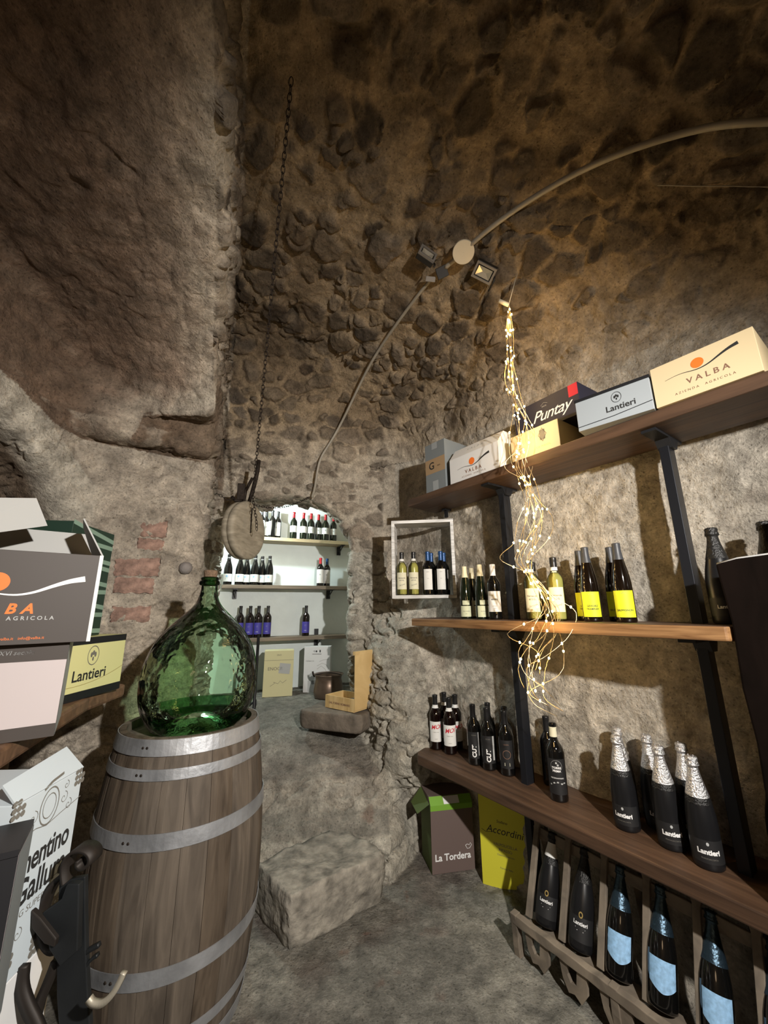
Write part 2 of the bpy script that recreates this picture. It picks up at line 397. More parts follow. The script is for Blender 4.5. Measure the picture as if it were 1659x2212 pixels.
def grad(P, e=.012):
    g = np.stack([air(P+np.array(d)*e)-air(P-np.array(d)*e) for d in ((1, 0, 0), (0, 1, 0), (0, 0, 1))], 1)
    return g/np.maximum(np.linalg.norm(g, axis=1, keepdims=True), 1e-9), np.linalg.norm(g, axis=1)/(2*e)
def snap(P, it=2):
    for _ in range(it):
        g, L = grad(P); P = P + np.clip(-air(P)/np.maximum(L, .3), -.03, .03)[:, None]*g
    return P
def nets(h=.032):
    lo = np.array([-2.5, -2.1, -1.62]); hi = np.array([2.9, 5.0, 2.4]); N = ((hi-lo)/h).astype(int)+1
    ax = [lo[i]+h*np.arange(N[i]) for i in range(3)]
    V = np.empty(N, np.float32)
    YY, ZZ = np.meshgrid(ax[1], ax[2], indexing='ij'); yz = np.stack([YY.ravel(), ZZ.ravel()], 1)
    for i in range(N[0]):
        V[i] = air(np.column_stack([np.full(len(yz), ax[0][i]), yz])).reshape(N[1], N[2])
    V[[0, -1]] = -1; V[:, [0, -1]] = -1; V[:, :, [0, -1]] = -1
    s = V > 0; c = s.astype(np.int8)
    cell = sum(c[a:N[0]-1+a, b:N[1]-1+b, d:N[2]-1+d] for a in (0, 1) for b in (0, 1) for d in (0, 1))
    act = np.argwhere((cell > 0) & (cell < 8)); idx = -np.ones(cell.shape, np.int64); idx[tuple(act.T)] = np.arange(len(act))
    acc = np.zeros((len(act), 3)); cnt = np.zeros(len(act))
    cor = [(a, b, d) for a in (0, 1) for b in (0, 1) for d in (0, 1)]
    for p in cor:
        for q in cor:
            if sum(abs(p[k]-q[k]) for k in range(3)) == 1 and p < q:
                va = V[act[:, 0]+p[0], act[:, 1]+p[1], act[:, 2]+p[2]]; vb = V[act[:, 0]+q[0], act[:, 1]+q[1], act[:, 2]+q[2]]
                mk = (va > 0) != (vb > 0); t = np.where(mk, va/np.where(mk, va-vb, 1), 0)
                acc += mk[:, None]*(np.array(p)+t[:, None]*(np.array(q)-np.array(p))); cnt += mk
    P = lo+h*(act+acc/cnt[:, None]); quads = []
    for axn in range(3):
        sl0 = [slice(1, N[k]-1) for k in range(3)]; sl1 = list(sl0); sl0[axn] = slice(0, N[axn]-1); sl1[axn] = slice(1, N[axn])
        a = s[tuple(sl0)]; b = s[tuple(sl1)]; e = np.argwhere(a != b)
        flip = a[tuple(e.T)]
        off = np.array([1, 1, 1]); off[axn] = 0; e = e+off
        u, w_ = [(1, 2), (2, 0), (0, 1)][axn]
        du = np.zeros(3, int); du[u] = 1; dw = np.zeros(3, int); dw[w_] = 1
        q = np.stack([idx[tuple((e-du-dw).T)], idx[tuple((e-dw).T)], idx[tuple(e.T)], idx[tuple((e-du).T)]], 1)
        q[~flip] = q[~flip][:, ::-1]; quads.append(q[:, ::-1])
    return P, np.concatenate(quads)
def subdivide(P, Q):
    E = np.sort(np.concatenate([Q[:, [0, 1]], Q[:, [1, 2]], Q[:, [2, 3]], Q[:, [3, 0]]]), axis=1)
    key = E[:, 0]*len(P)+E[:, 1]; uq, inv = np.unique(key, return_inverse=True)
    mid = (P[uq // len(P)]+P[uq % len(P)])/2; n0 = len(P); n1 = n0+len(mid); nq = len(Q)
    e = n0+inv.reshape(4, nq); c = n1+np.arange(nq)
    PP = np.concatenate([P, mid, P[Q].mean(1)])
    return PP, np.concatenate([np.stack([Q[:, 0], e[0], c, e[3]], 1), np.stack([e[0], Q[:, 1], e[1], c], 1), np.stack([c, e[1], Q[:, 2], e[2]], 1), np.stack([e[3], c, e[2], Q[:, 3]], 1)])
def sstep(a, b, x): t = np.clip((x-a)/(b-a), 0, 1); return t*t*(3-2*t)
BRICKS = [(.30, .30, .365, .19), (.29, .19, .255, .20), (.30, .05, .155, .22), (.29, -.07, .03, .20), (.27, -.30, -.19, .21), (.27, -.42, -.34, .18)]
def relief(P):
    """displacement along the normal and the rock colour with some light and shade painted in, from position in the cellar"""
    x, y, z = P[:, 0], P[:, 1], P[:, 2]; g, L = grad(P)
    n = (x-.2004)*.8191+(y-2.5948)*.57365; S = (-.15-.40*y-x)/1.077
    w1 = fbm(P, .35, 3, 5); Pw = P+.05*np.stack([w1, fbm(P, .3, 3, 9), fbm(P, .3, 3, 13)], 1)
    isfloor = sstep(.55, .85, g[:, 2])*(z < -.5)
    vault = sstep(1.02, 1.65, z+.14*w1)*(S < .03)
    endw = (1-isfloor)*(S < .02)*(y > 2.4)*(n < .2)*(z > .45)
    rightw = (1-isfloor)*sstep(.12, .2, n)*(z < 1.2)*(x > .1)
    leftup = (S > -.05)*(z > .95)
    pier = (S > -.05)*(z <= .95)*(1-isfloor)
    crag = (1-isfloor)*(n < .22)*(y > 2.3)*(z < .45)*(S < 0)
    # rubble stones set in mortar
    hf = np.stack([fbm(P, .07, 3, 601), fbm(P, .07, 3, 611), fbm(P, .07, 3, 621)], 1); Pw = Pw+.022*hf+.05*np.stack([fbm(P, .9, 2, 631)]*3, 1)
    A1, A2, Aid = voro(Pw, (.21, .19, .115), 3)
    B1, B2, Bid = voro(Pw+7.1, (.115, .11, .062), 31)
    ea = sstep(.05, .26, A2-A1)*sstep(.72, .5, A1)*(Aid > .36); eb = sstep(.05, .28, B2-B1)*sstep(.75, .5, B1)*(Bid > .58)
    stone = np.maximum(ea, eb*(1-ea)); sid = np.where(ea > .1, Aid, Bid)
    sw = np.clip(np.maximum(np.maximum(vault, endw*.85), .22*leftup+.2*pier+.12*rightw+.10*crag), 0, 1)
    d = stone*sw*(.018+.040*(np.mod(sid*7.3, 1)-.25))
    d += .045*fbm(P, .7, 3, 50)*(1-isfloor*.75) + .020*fbm(P, .16, 4, 70, .6)*(1-.6*isfloor) + .0055*fbm(P, .035, 3, 90, .6)
    d += vault*(.040*fbm(Pw, .20, 4, 33, .6))
    # cracks and ledges of the living rock
    rid = 1-np.abs(fbm(Pw*np.array([1, 1, 1.8]), .30, 4, 120, .55)); d -= (.8*crag+.35*pier+.16*leftup)*.045*sstep(.90, 1.0, rid)
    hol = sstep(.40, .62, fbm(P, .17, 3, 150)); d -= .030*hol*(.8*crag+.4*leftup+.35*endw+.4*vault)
    rid2 = 1-np.abs(fbm(P*np.array([1, 1, 2.6]), .22, 4, 220, .55)); d += .035*crag*(rid2-.7)
    # colours
    base = np.array([.50, .44, .36])[None]*np.ones((len(P), 1))
    def mixc(m_, c): 
        nonlocal base
        m_ = np.clip(m_, 0, 1)[:, None]; base = base*(1-m_)+np.array(c)[None]*m_
    f5 = fbm(P, .28, 4, 300); f6 = fbm(P, .10, 4, 340); f7 = fbm(P, .6, 3, 380)
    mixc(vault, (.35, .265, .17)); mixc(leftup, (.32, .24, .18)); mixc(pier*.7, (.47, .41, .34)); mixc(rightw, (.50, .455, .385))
    mixc(leftup*sstep(.30, -.05, S+.10*f6+.10*f5)*.9, (.60, .53, .43)); mixc(leftup*sstep(.24, .52, S+.10*f6+.08*f5)*.8, (.155, .10, .068)); mixc(leftup*sstep(1.34, 1.14, z+.10*f6+.05*f5)*sstep(.75, .35, S)*(y < 2.12)*.75, (.58, .52, .43)); mixc(leftup*sstep(2.10, 2.16, y)*(z < 1.4)*.85, (.15, .10, .065)); mixc(leftup*(z < 1.06)*sstep(.0, .3, f6)*.6, (.42, .36, .29))  # pale plaster band; bright lip and dark underside painted in as light and shade
    mixc(crag, (.46, .43, .365)); mixc(isfloor, (.20, .19, .165))
    rin = sstep(-1.76, -1.90, x)*(z < 1.0)*(S > 0)*(y < 2.2); mixc(rin*.9, (.12, .08, .05)); mixc((1-rin)*sstep(-1.60, -1.72, x)*(np.abs(np.sqrt(((y-1.25)/.93)**2+((z-.15)/.80)**2)-1.03) < .16)*(z > .1)*.8, (.60, .56, .48))  # recess interior painted dark brown for its shade, with a pale arch rim
    tone = np.mod(sid*13.7, 1)
    scol = np.array([.11, .085, .065])[None]+(tone**1.3)[:, None]*np.array([.24, .20, .155])[None]
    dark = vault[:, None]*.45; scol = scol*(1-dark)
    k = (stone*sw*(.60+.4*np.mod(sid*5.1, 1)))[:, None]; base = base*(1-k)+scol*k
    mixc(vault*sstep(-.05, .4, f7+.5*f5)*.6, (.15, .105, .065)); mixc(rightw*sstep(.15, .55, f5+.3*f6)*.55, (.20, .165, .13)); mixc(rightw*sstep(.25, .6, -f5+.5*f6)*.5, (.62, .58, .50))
    mixc(crag*sstep(.1, .5, f6)*.5, (.25, .22, .17)); mixc(crag*sstep(.1, .45, -f5)*.5, (.56, .52, .45))
    mixc(isfloor*sstep(.0, .35, f7+.4*f6)*.6, (.34, .32, .27)); mixc(isfloor*sstep(.12, .5, f5)*.55, (.13, .10, .085))
    mixc(isfloor*sstep(.30, .5, f6)*sstep(-.1, .3, -f7)*.6, (.16, .085, .06)); mixc(isfloor*(y > 2.9)*.5, (.22, .225, .20))
    mixc(pier*sstep(.25, .6, f6)*.4, (.33, .28, .23)); mixc(sstep(.15, .6, fbm(P, .17, 3, 410))*pier*.35, (.60, .55, .47))
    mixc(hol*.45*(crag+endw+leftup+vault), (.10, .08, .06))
    step_ = isfloor*sstep(.25, .6, ground(x, y)+1.45)*sstep(.62, .4, ground(x, y)+1.45); mixc(step_*.35, (.40, .30, .25))
    d += .03*step_*fbm(P*np.array([1, 2, 1]), .14, 3, 500)
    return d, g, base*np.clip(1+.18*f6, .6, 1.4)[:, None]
P, Q = nets(); P = snap(P)
def project(P):
    q = P; d = q@np.array(Fv); d_ = np.where(d > .05, d, .05)
    return np.where(d > .05, CX+FPX*(q@np.array(Xv))/d_, -1e5), CY-FPX*(q@np.array(Uv))/d_
fc = P[Q].mean(1); u_, v_ = project(fc); seen = (u_ > -140) & (u_ < 1800) & (v_ > -140) & (v_ < 2350)
def classify(c):
    g, _ = grad(c); n = (c[:, 0]-.2004)*.8191+(c[:, 1]-2.5948)*.57365; S = (-.15-.40*c[:, 1]-c[:, 0])/1.077
    r = np.full(len(c), 'wall_left', dtype='<U16')
    r[(S < 0.0) & (c[:, 1] > 2.2)] = 'wall_back'; r[(n > .12) & (c[:, 0] > .1)] = 'wall_right'
    r[(S > 0) & (c[:, 2] > 1.05)] = 'trim_arch'; r[(S <= 0) & (c[:, 2] > 1.2)] = 'ceiling'
    r[(g[:, 2] > .6) & (c[:, 2] < -.55)] = 'floor'; r[c[:, 1] < -1.6] = 'wall_front'; r[(~seen)] = np.char.add(r[~seen], '#')
    return r
cls = classify(fc)
def cave_part(name, level):
    q = Q[cls == name]; ids, inv = np.unique(q, return_inverse=True); p = P[ids]; q = inv.reshape(-1, 4)
    for _ in range(level): p, q = subdivide(p, q); p = snap(p, 1)
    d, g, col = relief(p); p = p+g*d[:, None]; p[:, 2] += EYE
    name = name.replace('#', ''); me = bpy.data.meshes.new(name); me.vertices.add(len(p)); me.loops.add(q.size); me.polygons.add(len(q))
    me.vertices.foreach_set('co', p.astype(np.float32).ravel()); me.loops.foreach_set('vertex_index', q.astype(np.int32).ravel())
    me.polygons.foreach_set('loop_start', np.arange(0, q.size, 4, dtype=np.int32)); me.polygons.foreach_set('use_smooth', np.ones(len(q), bool))
    me.update(); me.validate()
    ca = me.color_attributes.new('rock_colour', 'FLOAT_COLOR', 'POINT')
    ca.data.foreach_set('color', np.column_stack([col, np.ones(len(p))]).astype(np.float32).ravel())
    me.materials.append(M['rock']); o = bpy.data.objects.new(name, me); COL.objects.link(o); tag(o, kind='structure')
    return o

LV = 2
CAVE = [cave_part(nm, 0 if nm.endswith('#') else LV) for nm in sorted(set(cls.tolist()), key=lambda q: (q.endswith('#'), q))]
from mathutils.bvhtree import BVHTree
_v = []; _f = []
for o in CAVE:
    b = len(_v); me = o.data; co = np.empty(len(me.vertices)*3, np.float32); me.vertices.foreach_get('co', co)
    li = np.empty(len(me.loops), np.int32); me.loops.foreach_get('vertex_index', li)
    _v += co.reshape(-1, 3).tolist(); _f += (li.reshape(-1, 4)+b).tolist()
BVH = BVHTree.FromPolygons(_v, _f); del _v, _f
def hit(u, v):                                   # where the sight line meets the rock
    r = ray(u, v).normalized(); loc, nn, i, d = BVH.ray_cast(Vector((0, 0, EYE)), r)
    return loc, nn
def floor_z(x, y, top=-.4):
    loc, nn, i, d = BVH.ray_cast(Vector((x, y, EYE+top)), Vector((0, 0, -1)))
    if loc is None: print('NOFLOOR', round(x, 2), round(y, 2))
    return loc.z if loc else EYE+float(ground(np.array([x]), np.array([y]))[0])
def rests(xs):                                   # highest floor point under a footprint
    return max(floor_z(x, y) for x, y in xs)
# ================================================================ large things first
# ---------------------------------------------------------------- white rear wall and shelves of the niche
NA = math.atan2(.385, .923); ND = Vector((math.cos(NA), math.sin(NA))); NN = Vector((-ND.y, ND.x)); NO = Vector((-1.515, 3.824))
def NP(t, n, z): return Vector((NO.x+t*ND.x+n*NN.x, NO.y+t*ND.y+n*NN.y, z+EYE))
mb = MB(); mb.box(-.55, 1.75, 0, .03, -.80, 1.44)
o = mb.build('trim_niche', 'white_paint', None, NP(0, .225, 0), NA); tag(o, kind='structure')
NZ = [.716, .229, -.273]
for k, (z, label, t0, t1) in enumerate(((NZ[0], 'pale topmost shelf in the white niche, under the red-capped bottles', .10, 1.40),
                             (NZ[1], 'brown middle shelf in the white niche, with two bottles at its right end', -.05, 1.33),
                             (NZ[2], 'brown lowest shelf in the white niche, with violet-labelled bottles', .0, 1.24))):
    root = empty('wall_shelf', NP(0, 0, z), label, 'shelf', 'shelves in the white niche', NA)
    MB().box(t0, t1, 0, .21, -.036, 0).build('shelf_board', 'niche_wood_pale' if k == 0 else 'niche_wood', root, bevel=.003)
    for bt in ((1.16,) if k == 0 else (.08, 1.05) if k == 1 else (.93,)):
        b = MB(); b.box(bt-.02, bt+.02, .195, .215, -.13, -.036); b.box(bt-.02, bt+.02, .02, .215, -.044, -.036)
        b.tube([(bt, .03, -.045), (bt, .205, -.12)], .006, 6)
        if k == 2: b.box(bt-.02, bt+.02, .19, .212, 0, .06)
        b.build('bracket', 'black_steel', root)

# ---------------------------------------------------------------- the wine rack
rack = empty('shelving_unit', R(0, 0, -1.45), 'long steel and dark wood shelving along the right wall, holding boxes and wine bottles', 'shelving', None, ANG)
H = 1.45
def board(z, poly, t, mt='shelf_wood', edge=None):
    b = MB(); b.prism(poly, H+z-t, H+z)
    o = b.build('shelf', [mt], rack, bevel=.006); return o
board(ZT, [(-.06, 0), (2.6, 0), (2.6, .30), (-.10, .30)], .052)
o = board(ZM, [(-.05, .0), (1.564, 0), (1.60, .10), (2.4, .10), (2.4, .31), (-.05, .31)], .048)
o.data.materials.append(M['shelf_edge'])
for p in o.data.polygons:
    if abs(p.normal.z) < .3: p.material_index = 1
board(ZL, [(-.06, .03), (-.02, 0), (2.6, 0), (2.6, .34), (-.10, .34), (-.13, .2)], .052)
for (s_, n_) in ((.60, .20), (1.435, .20), (2.30, .20)):
    b = MB(); b.box(s_-.018, s_+.018, n_-.03, n_+.03, 0.0, H+ZT+.10)
    b.build('post', 'steel_post', rack, bevel=.002)
    for z in (ZT-.052, ZM-.048, ZL-.052):
        b = MB(); b.prism([(.03, 0), (.29, 0), (.29, -.012), (.245, -.012), (.225, -.05), (.175, -.05), (.155, -.012), (.03, -.012)], s_-.022, s_+.030, 0, Matrix(((0, 0, 1, 0), (1, 0, 0, 0), (0, 1, 0, H+z), (0, 0, 0, 1))))
        b.build('bracket', 'black_steel', rack)
b = MB(); b.box(.03, .055, .26, .275, H+.62, H+ZT-.052); b.box(.025, .06, .24, .30, H+ZT-.064, H+ZT-.052); b.build('hanger_strap', 'black_steel', rack)

# ---------------------------------------------------------------- barrel
BX, BY, BZ = -.833, 1.852, -.46
gz = rests([(BX+.24*math.cos(a), BY+.24*math.sin(a)) for a in np.linspace(0, 6.28, 9)])
BH = EYE+BZ-gz
barrel = empty('wine_barrel', (BX, BY, gz), 'weathered oak barrel with steel hoops standing on the floor, carrying the green demijohn', 'barrel')
def br(t): return .265+.050*(1-(2*t-1)**2)     # radius at height fraction t
NS = 22
mats_b = ['barrel_wood', 'barrel_wood_red', 'barrel_wood_grey']
for k in range(NS):
    a0 = 2*math.pi*(k+.006)/NS; a1 = 2*math.pi*(k+.994)/NS; b = MB(); vs = []; rows = 15; dr = random.uniform(-.0012, .0012)
    for i in range(rows):
        t = i/(rows-1)
        for q in range(5):
            a = a0+(a1-a0)*q/4; rr = br(t)+dr-(.0022 if q in (0, 4) else 0); vs.append((rr*math.cos(a), rr*math.sin(a), BH*t))
        for q in range(4, -1, -1):
            a = a0+(a1-a0)*q/4; rr = br(t)-.024; vs.append((rr*math.cos(a), rr*math.sin(a), BH*t))
    fs = [(i*10+q, i*10+(q+1) % 10, (i+1)*10+(q+1) % 10, (i+1)*10+q) for i in range(rows-1) for q in range(10)]
    fs += [tuple(range(10))[::-1], tuple((rows-1)*10+q for q in range(10))]
    b.add(vs, fs, 0, False); b.build('stave', random.choice(mats_b), barrel)
MB().lathe([(0.001, BH-.05), (.243, BH-.05), (.243, BH-.035), (.001, BH-.035)], 40, smooth=False).build('barrel_head', 'old_wood', barrel)
for (t0, t1, extra) in ((.945, .998, .0), (.87, .905, .0), (.665, .715, 0), (.285, .335, 0), (.10, .135, 0), (.002, .055, 0)):
    b = MB(); b.lathe([(br(t0)+.0015, BH*t0), (br(t0)+.0045, BH*t0), (br(t1)+.0045, BH*t1), (br(t1)+.0015, BH*t1), (br(t0)+.0015, BH*t0)], 72, smooth=False)
    hp = b.build('hoop', 'hoop', barrel)
    rv = MB()
    for a in (-1.75, -1.69):
        if t0 > .2: rv.lathe([(.001, .0025), (.004, .0018), (.005, 0)], 8, T=Matrix.Translation(((br((t0+t1)/2)+.0045)*math.cos(a), (br((t0+t1)/2)+.0045)*math.sin(a), BH*(t0+t1)/2)) @ Matrix.Rotation(a, 4, 'Z') @ Matrix.Rotation(math.pi/2, 4, 'Y'))
    if rv.v: rv.build('rivet', 'old_iron', hp)

# ---------------------------------------------------------------- demijohn
dz = gz+BH-.034
dj = empty('demijohn', (BX+.012, BY+.01, dz), 'large green glass demijohn with a cork, standing on top of the oak barrel', 'demijohn', rotz=.3)
prof = [(.14, .0), (.175, .012), (.205, .05), (.228, .11), (.236, .17), (.234, .23), (.222, .29), (.198, .35), (.165, .40), (.128, .44), (.092, .475), (.063, .505), (.045, .535), (.036, .57), (.0335, .61), (.033, .625)]
def smooth_prof(pr, sub=4):
    out = []
    for i in range(len(pr)-1):
        p0 = pr[max(i-1, 0)]; p1 = pr[i]; p2 = pr[i+1]; p3 = pr[min(i+2, len(pr)-1)]
        for k in range(sub):
            t = k/sub; out.append(tuple(.5*((2*p1[j])+(-p0[j]+p2[j])*t+(2*p0[j]-5*p1[j]+4*p2[j]-p3[j])*t*t+(-p0[j]+3*p1[j]-3*p2[j]+p3[j])*t**3) for j in (0, 1)))
    return out+[pr[-1]]
MB().lathe(smooth_prof(prof), 72).build('glass_body', 'glass_demijohn', dj)
MB().lathe(smooth_prof([(.001, .055), (.05, .05), (.10, .03), (.145, .006), (.17, .012), (.198, .045), (.214, .085)]), 60).build('glass_base', 'glass_base', dj)
b = MB(); b.lathe(smooth_prof([(.034, .60), (.043, .604), (.046, .613), (.043, .622), (.038, .625), (.041, .632), (.037, .640), (.028, .640)]), 32); b.build('neck_ring', 'glass_base', dj)
MB().lathe([(.001, .60), (.026, .60), (.031, .665), (.029, .672), (.001, .672)], 20).build('cork', 'cork', dj)
# mould seam
pts = [(r+.0012, 0, z) for r, z in smooth_prof(prof)]
MB().tube(pts, .0016, 5).build('mould_seam', 'glass_base', dj)

# ---------------------------------------------------------------- stone block step and the slab in the niche
def rock_block(name, corners, z0, z1, mt, seed, amp=.012, sub=22, round_=.02):
    """rough block over a quadrilateral footprint (FL, FR, BR, BL)"""
    c = [Vector(q).to_2d() for q in corners]; vs = []; fs = []; ids = {}
    N = sub
    def key(i, j, k):
        if (i, j, k) not in ids:
            a, b_, t = i/N, j/N, k/N
            p = (c[0]*(1-a)+c[1]*a)*(1-b_)+(c[3]*(1-a)+c[2]*a)*b_
            zz = z0+(z1-z0)*t; ctr = (c[0]+c[1]+c[2]+c[3])/4
            e = sum((abs(2*q-1) > .9) for q in (a, b_)); sc = 1-round_*(abs(2*t-1)**6)-(round_*1.4 if e == 2 else 0)
            p = ctr+(p-ctr)*sc
            ids[(i, j, k)] = len(vs); vs.append([p.x, p.y, zz])
        return ids[(i, j, k)]
    for i in range(N):
        for j in range(N):
            fs.append((key(i, j, N), key(i+1, j, N), key(i+1, j+1, N), key(i, j+1, N)))
            fs.append((key(i, j, 0), key(i, j+1, 0), key(i+1, j+1, 0), key(i+1, j, 0)))
            fs.append((key(i, 0, j), key(i+1, 0, j), key(i+1, 0, j+1), key(i, 0, j+1)))
            fs.append((key(i, N, j), key(i, N, j+1), key(i+1, N, j+1), key(i+1, N, j)))
            fs.append((key(0, i, j), key(0, i, j+1), key(0, i+1, j+1), key(0, i+1, j)))
            fs.append((key(N, i, j), key(N, i+1, j), key(N, i+1, j+1), key(N, i, j+1)))
    V = np.array(vs); d = np.stack([fbm(V, .12, 4, seed), fbm(V, .12, 4, seed+20), fbm(V, .12, 4, seed+40)*1.2], 1)*amp
    d += np.stack([fbm(V, .03, 3, seed+60), fbm(V, .03, 3, seed+70), fbm(V, .03, 3, seed+80)], 1)*amp*.35
    lowz = V[:, 2] < z0+.004; d[lowz, 2] = 0
    V = V+d; ctr = V.mean(0); b = MB(); base = Vector((ctr[0], ctr[1], z0))
    b.add([(q[0]-base.x, q[1]-base.y, q[2]-base.z) for q in V], fs, 0, True)
    return b.build(name, mt, None, base)
FL = at(619, 2061, -1.45); FR = at(815, 1952, -1.45); ux = (FR-FL).normalized(); uy = Vector((-ux.y, ux.x, 0))
BR_ = FR+uy*.36+ux*.02; BL_ = FL+uy*.36-ux*.03
z0 = min(floor_z(p.x, p.y) for p in (FL, FR)) - .004
o = rock_block('stone_block', [FL, FR+ux*.05, BR_, BL_], z0, EYE-1.25, 'block_stone', 600, .02)
tag(o, 'rough grey stone block lying on the floor as a step before the niche', 'stone')
a = at(655, 1555, -.80); c_ = at(772, 1560, -.80)
zz = max(floor_z(a.x+.1, a.y+.1), floor_z(a.x+.2, a.y+.2))
o = rock_block('stone_slab', [Vector((-.62, 3.07, 0)), Vector((-.17, 2.90, 0)), Vector((-.04, 3.17, 0)), Vector((-.50, 3.38, 0))], zz, zz+.115, 'slab', 700, .008, 18, .05)
o.location.z -= .015
tag(o, 'thick brown stone slab on the niche floor, under the wooden wine box', 'stone')
SLAB_Z = zz+.107
# exposed bricks and a cobble set in the left pier
fx = Vector((.814, .581, 0)).normalized(); fn = Vector((.581, -.814, 0)).normalized()
bricks = [((297, 1165), (354, 1188)), ((302, 1124), (360, 1160)), ((248, 1204), (344, 1244)), ((246, 1248), (332, 1281)), ((240, 1310), (324, 1344)), ((215, 1196), (240, 1206))]
for i, ((u0, v0), (u1, v1)) in enumerate(bricks):
    p0, _ = hit(u0, v1); p1, _ = hit(u1, v1); p2, _ = hit(u0, v0); p3, _ = hit(u1, v0)
    if i == 5: continue
    ctr = (p0+p1+p2+p3)/4; wd = ((p1-p0).length+(p3-p2).length)/2; ht = ((p2-p0).length+(p3-p1).length)/2
    ang = math.atan2(p1.y-p0.y, p1.x-p0.x)
    b = MB(); nx, nz = 14, 6; vs = []
    for zz_ in range(nz+1):
        for xx in range(nx+1):
            a_, c2 = xx/nx, zz_/nz; edge = min(a_, 1-a_)*nx*.5, min(c2, 1-c2)*nz*.5
            y_ = -.012*min(1, min(edge))-.004*math.sin(i*3+xx*1.7)*math.cos(zz_*2.1+i)
            vs.append(((a_-.5)*wd+.004*math.sin(zz_*3+i), y_, (c2-.5)*ht+.004*math.sin(xx*1.3+i*2)))
    fs = [(q*(nx+1)+p, q*(nx+1)+p+1, (q+1)*(nx+1)+p+1, (q+1)*(nx+1)+p) for q in range(nz) for p in range(nx)]
    k0 = len(vs); vs += [(-wd/2, .06, -ht/2), (wd/2, .06, -ht/2), (wd/2, .06, ht/2), (-wd/2, .06, ht/2)]
    fs += [(k0, k0+1, nx, 0), (k0+3, k0+2, (nx+1)*(nz+1)-1, (nx+1)*nz)[::-1], (k0, 0, (nx+1)*nz, k0+3), (nx, k0+1, k0+2, (nx+1)*(nz+1)-1)]
    b.add(vs, fs, 0, True); b.f[-4:] = b.f[-4:]
    o = b.build('brick', 'brick_red', None, ctr+fn*.004, ang)
    tag(o, ['second red brick from the top in the left pier, thin and worn', 'topmost pale red brick in the left pier, under the rock ledge', 'third red brick from the top in the left pier, the reddest one', 'fourth red brick from the top in the left pier', 'lowest greyish brick in the left pier, above the yellow box'][i], 'brick', 'bricks exposed in the left pier')
p, _ = hit(401, 1228)
b = MB(); b.lathe([(.001, -.035), (.024, -.03), (.037, -.012), (.040, .006), (.032, .028), (.016, .038), (.001, .040)], 20)
o = b.build('cobblestone', 'cobble', None, p+Vector((0, 0, 0))); tag(o, 'round grey cobble bulging from the plaster above the demijohn', 'stone')

# ---------------------------------------------------------------- cardboard boxes
def carton(name, label, p0, p1, depth, h, mt, flip=1, lid=None, group=None, slope=0, bev=.0015):
    """box whose front bottom edge runs from p0 to p1 (seen left to right)"""
    d = (p1-p0); d.z = 0; wd = d.length; ang = math.atan2(d.y, d.x)
    root = empty(name, (p0.x, p0.y, p0.z), label, 'box', group, ang)
    b = MB()
    if slope: b.add([(0, 0, 0), (wd, 0, 0), (wd, depth, 0), (0, depth, 0), (0, 0, h), (wd, 0, h), (wd, slope[0], h+slope[1]), (0, slope[0], h+slope[1]), (0, depth, h+slope[1]), (wd, depth, h+slope[1])],
                     [(0, 3, 2, 1), (0, 1, 5, 4), (4, 5, 6, 7), (7, 6, 9, 8), (3, 8, 9, 2), (0, 4, 7, 8, 3), (1, 2, 9, 6, 5)])
    else: b.box(0, wd, 0, depth, 0, h)
    body = b.build('carton_body', mt, root, bevel=bev)
    fr = ((wd/2, 0, h/2), (1, 0, 0), (0, 0, 1))
    return root, wd, h, fr, body
T_ = ZT+EYE+.0005
def zpt(u, v, z): q = at(u, v, z); return Vector((q.x, q.y, z+EYE+.0005))
# top shelf: grey box with an orange band
r_, wd, h, fr, _ = carton('carton', 'tall grey box with an orange band, leftmost on the top shelf', R(.135, .005, ZT), R(.315, .012, ZT), .26, .33, 'card_grey', group='boxes on the top shelf')
decal('printed_band', 'card_tan', [rect2(-wd/2+.001, wd/2-.001, -.045, .055)], r_, fr)
decal('lettering', 'ink', [sh(text_mesh('G', .07, .001), -.03, .005), sh(text_mesh('RAJA', .012), .035, -.002)], r_, ((wd/2, -.0008, h/2), (1, 0, 0), (0, 0, 1)))
decal('tape', 'card_tape', [rect2(-.025, .025, -h/2+.002, -.10)], r_, fr); decal('tape', 'card_tape', [rect2(-.025, .025, .12, h/2)], r_, fr)
# white box with the sun
r_, wd, h, fr, _ = carton('carton', 'white box with orange sun and wave logo, on the top shelf', R(.362, .004, ZT), R(.735, .008, ZT), .25, .155, 'card_white', group='boxes on the top shelf', slope=(.055, .075))
su, wv = sun_wave(wd*.66)
decal('sun_print', 'ink_orange', [sh(su, 0, .005)], r_, fr); decal('wave_print', 'ink', [sh(wv, 0, .008)], r_, fr)
decal('lettering', 'ink_bronze', [sh(text_mesh('V A L B A', .030, .0006), 0, -.032), sh(text_mesh('AZIENDA  AGRICOLA', .013, 0, 0, 'CENTER', 1.5), 0, -.058)], r_, fr)
_n = Vector((0, .055, .075)).normalized()
decal('lid_lettering', 'paper_grey', [sh(text_mesh('V A L B A', .030, .0004), 0, 0)], r_, ((wd/2, .0275, h+.0375), (1, 0, 0), _n))
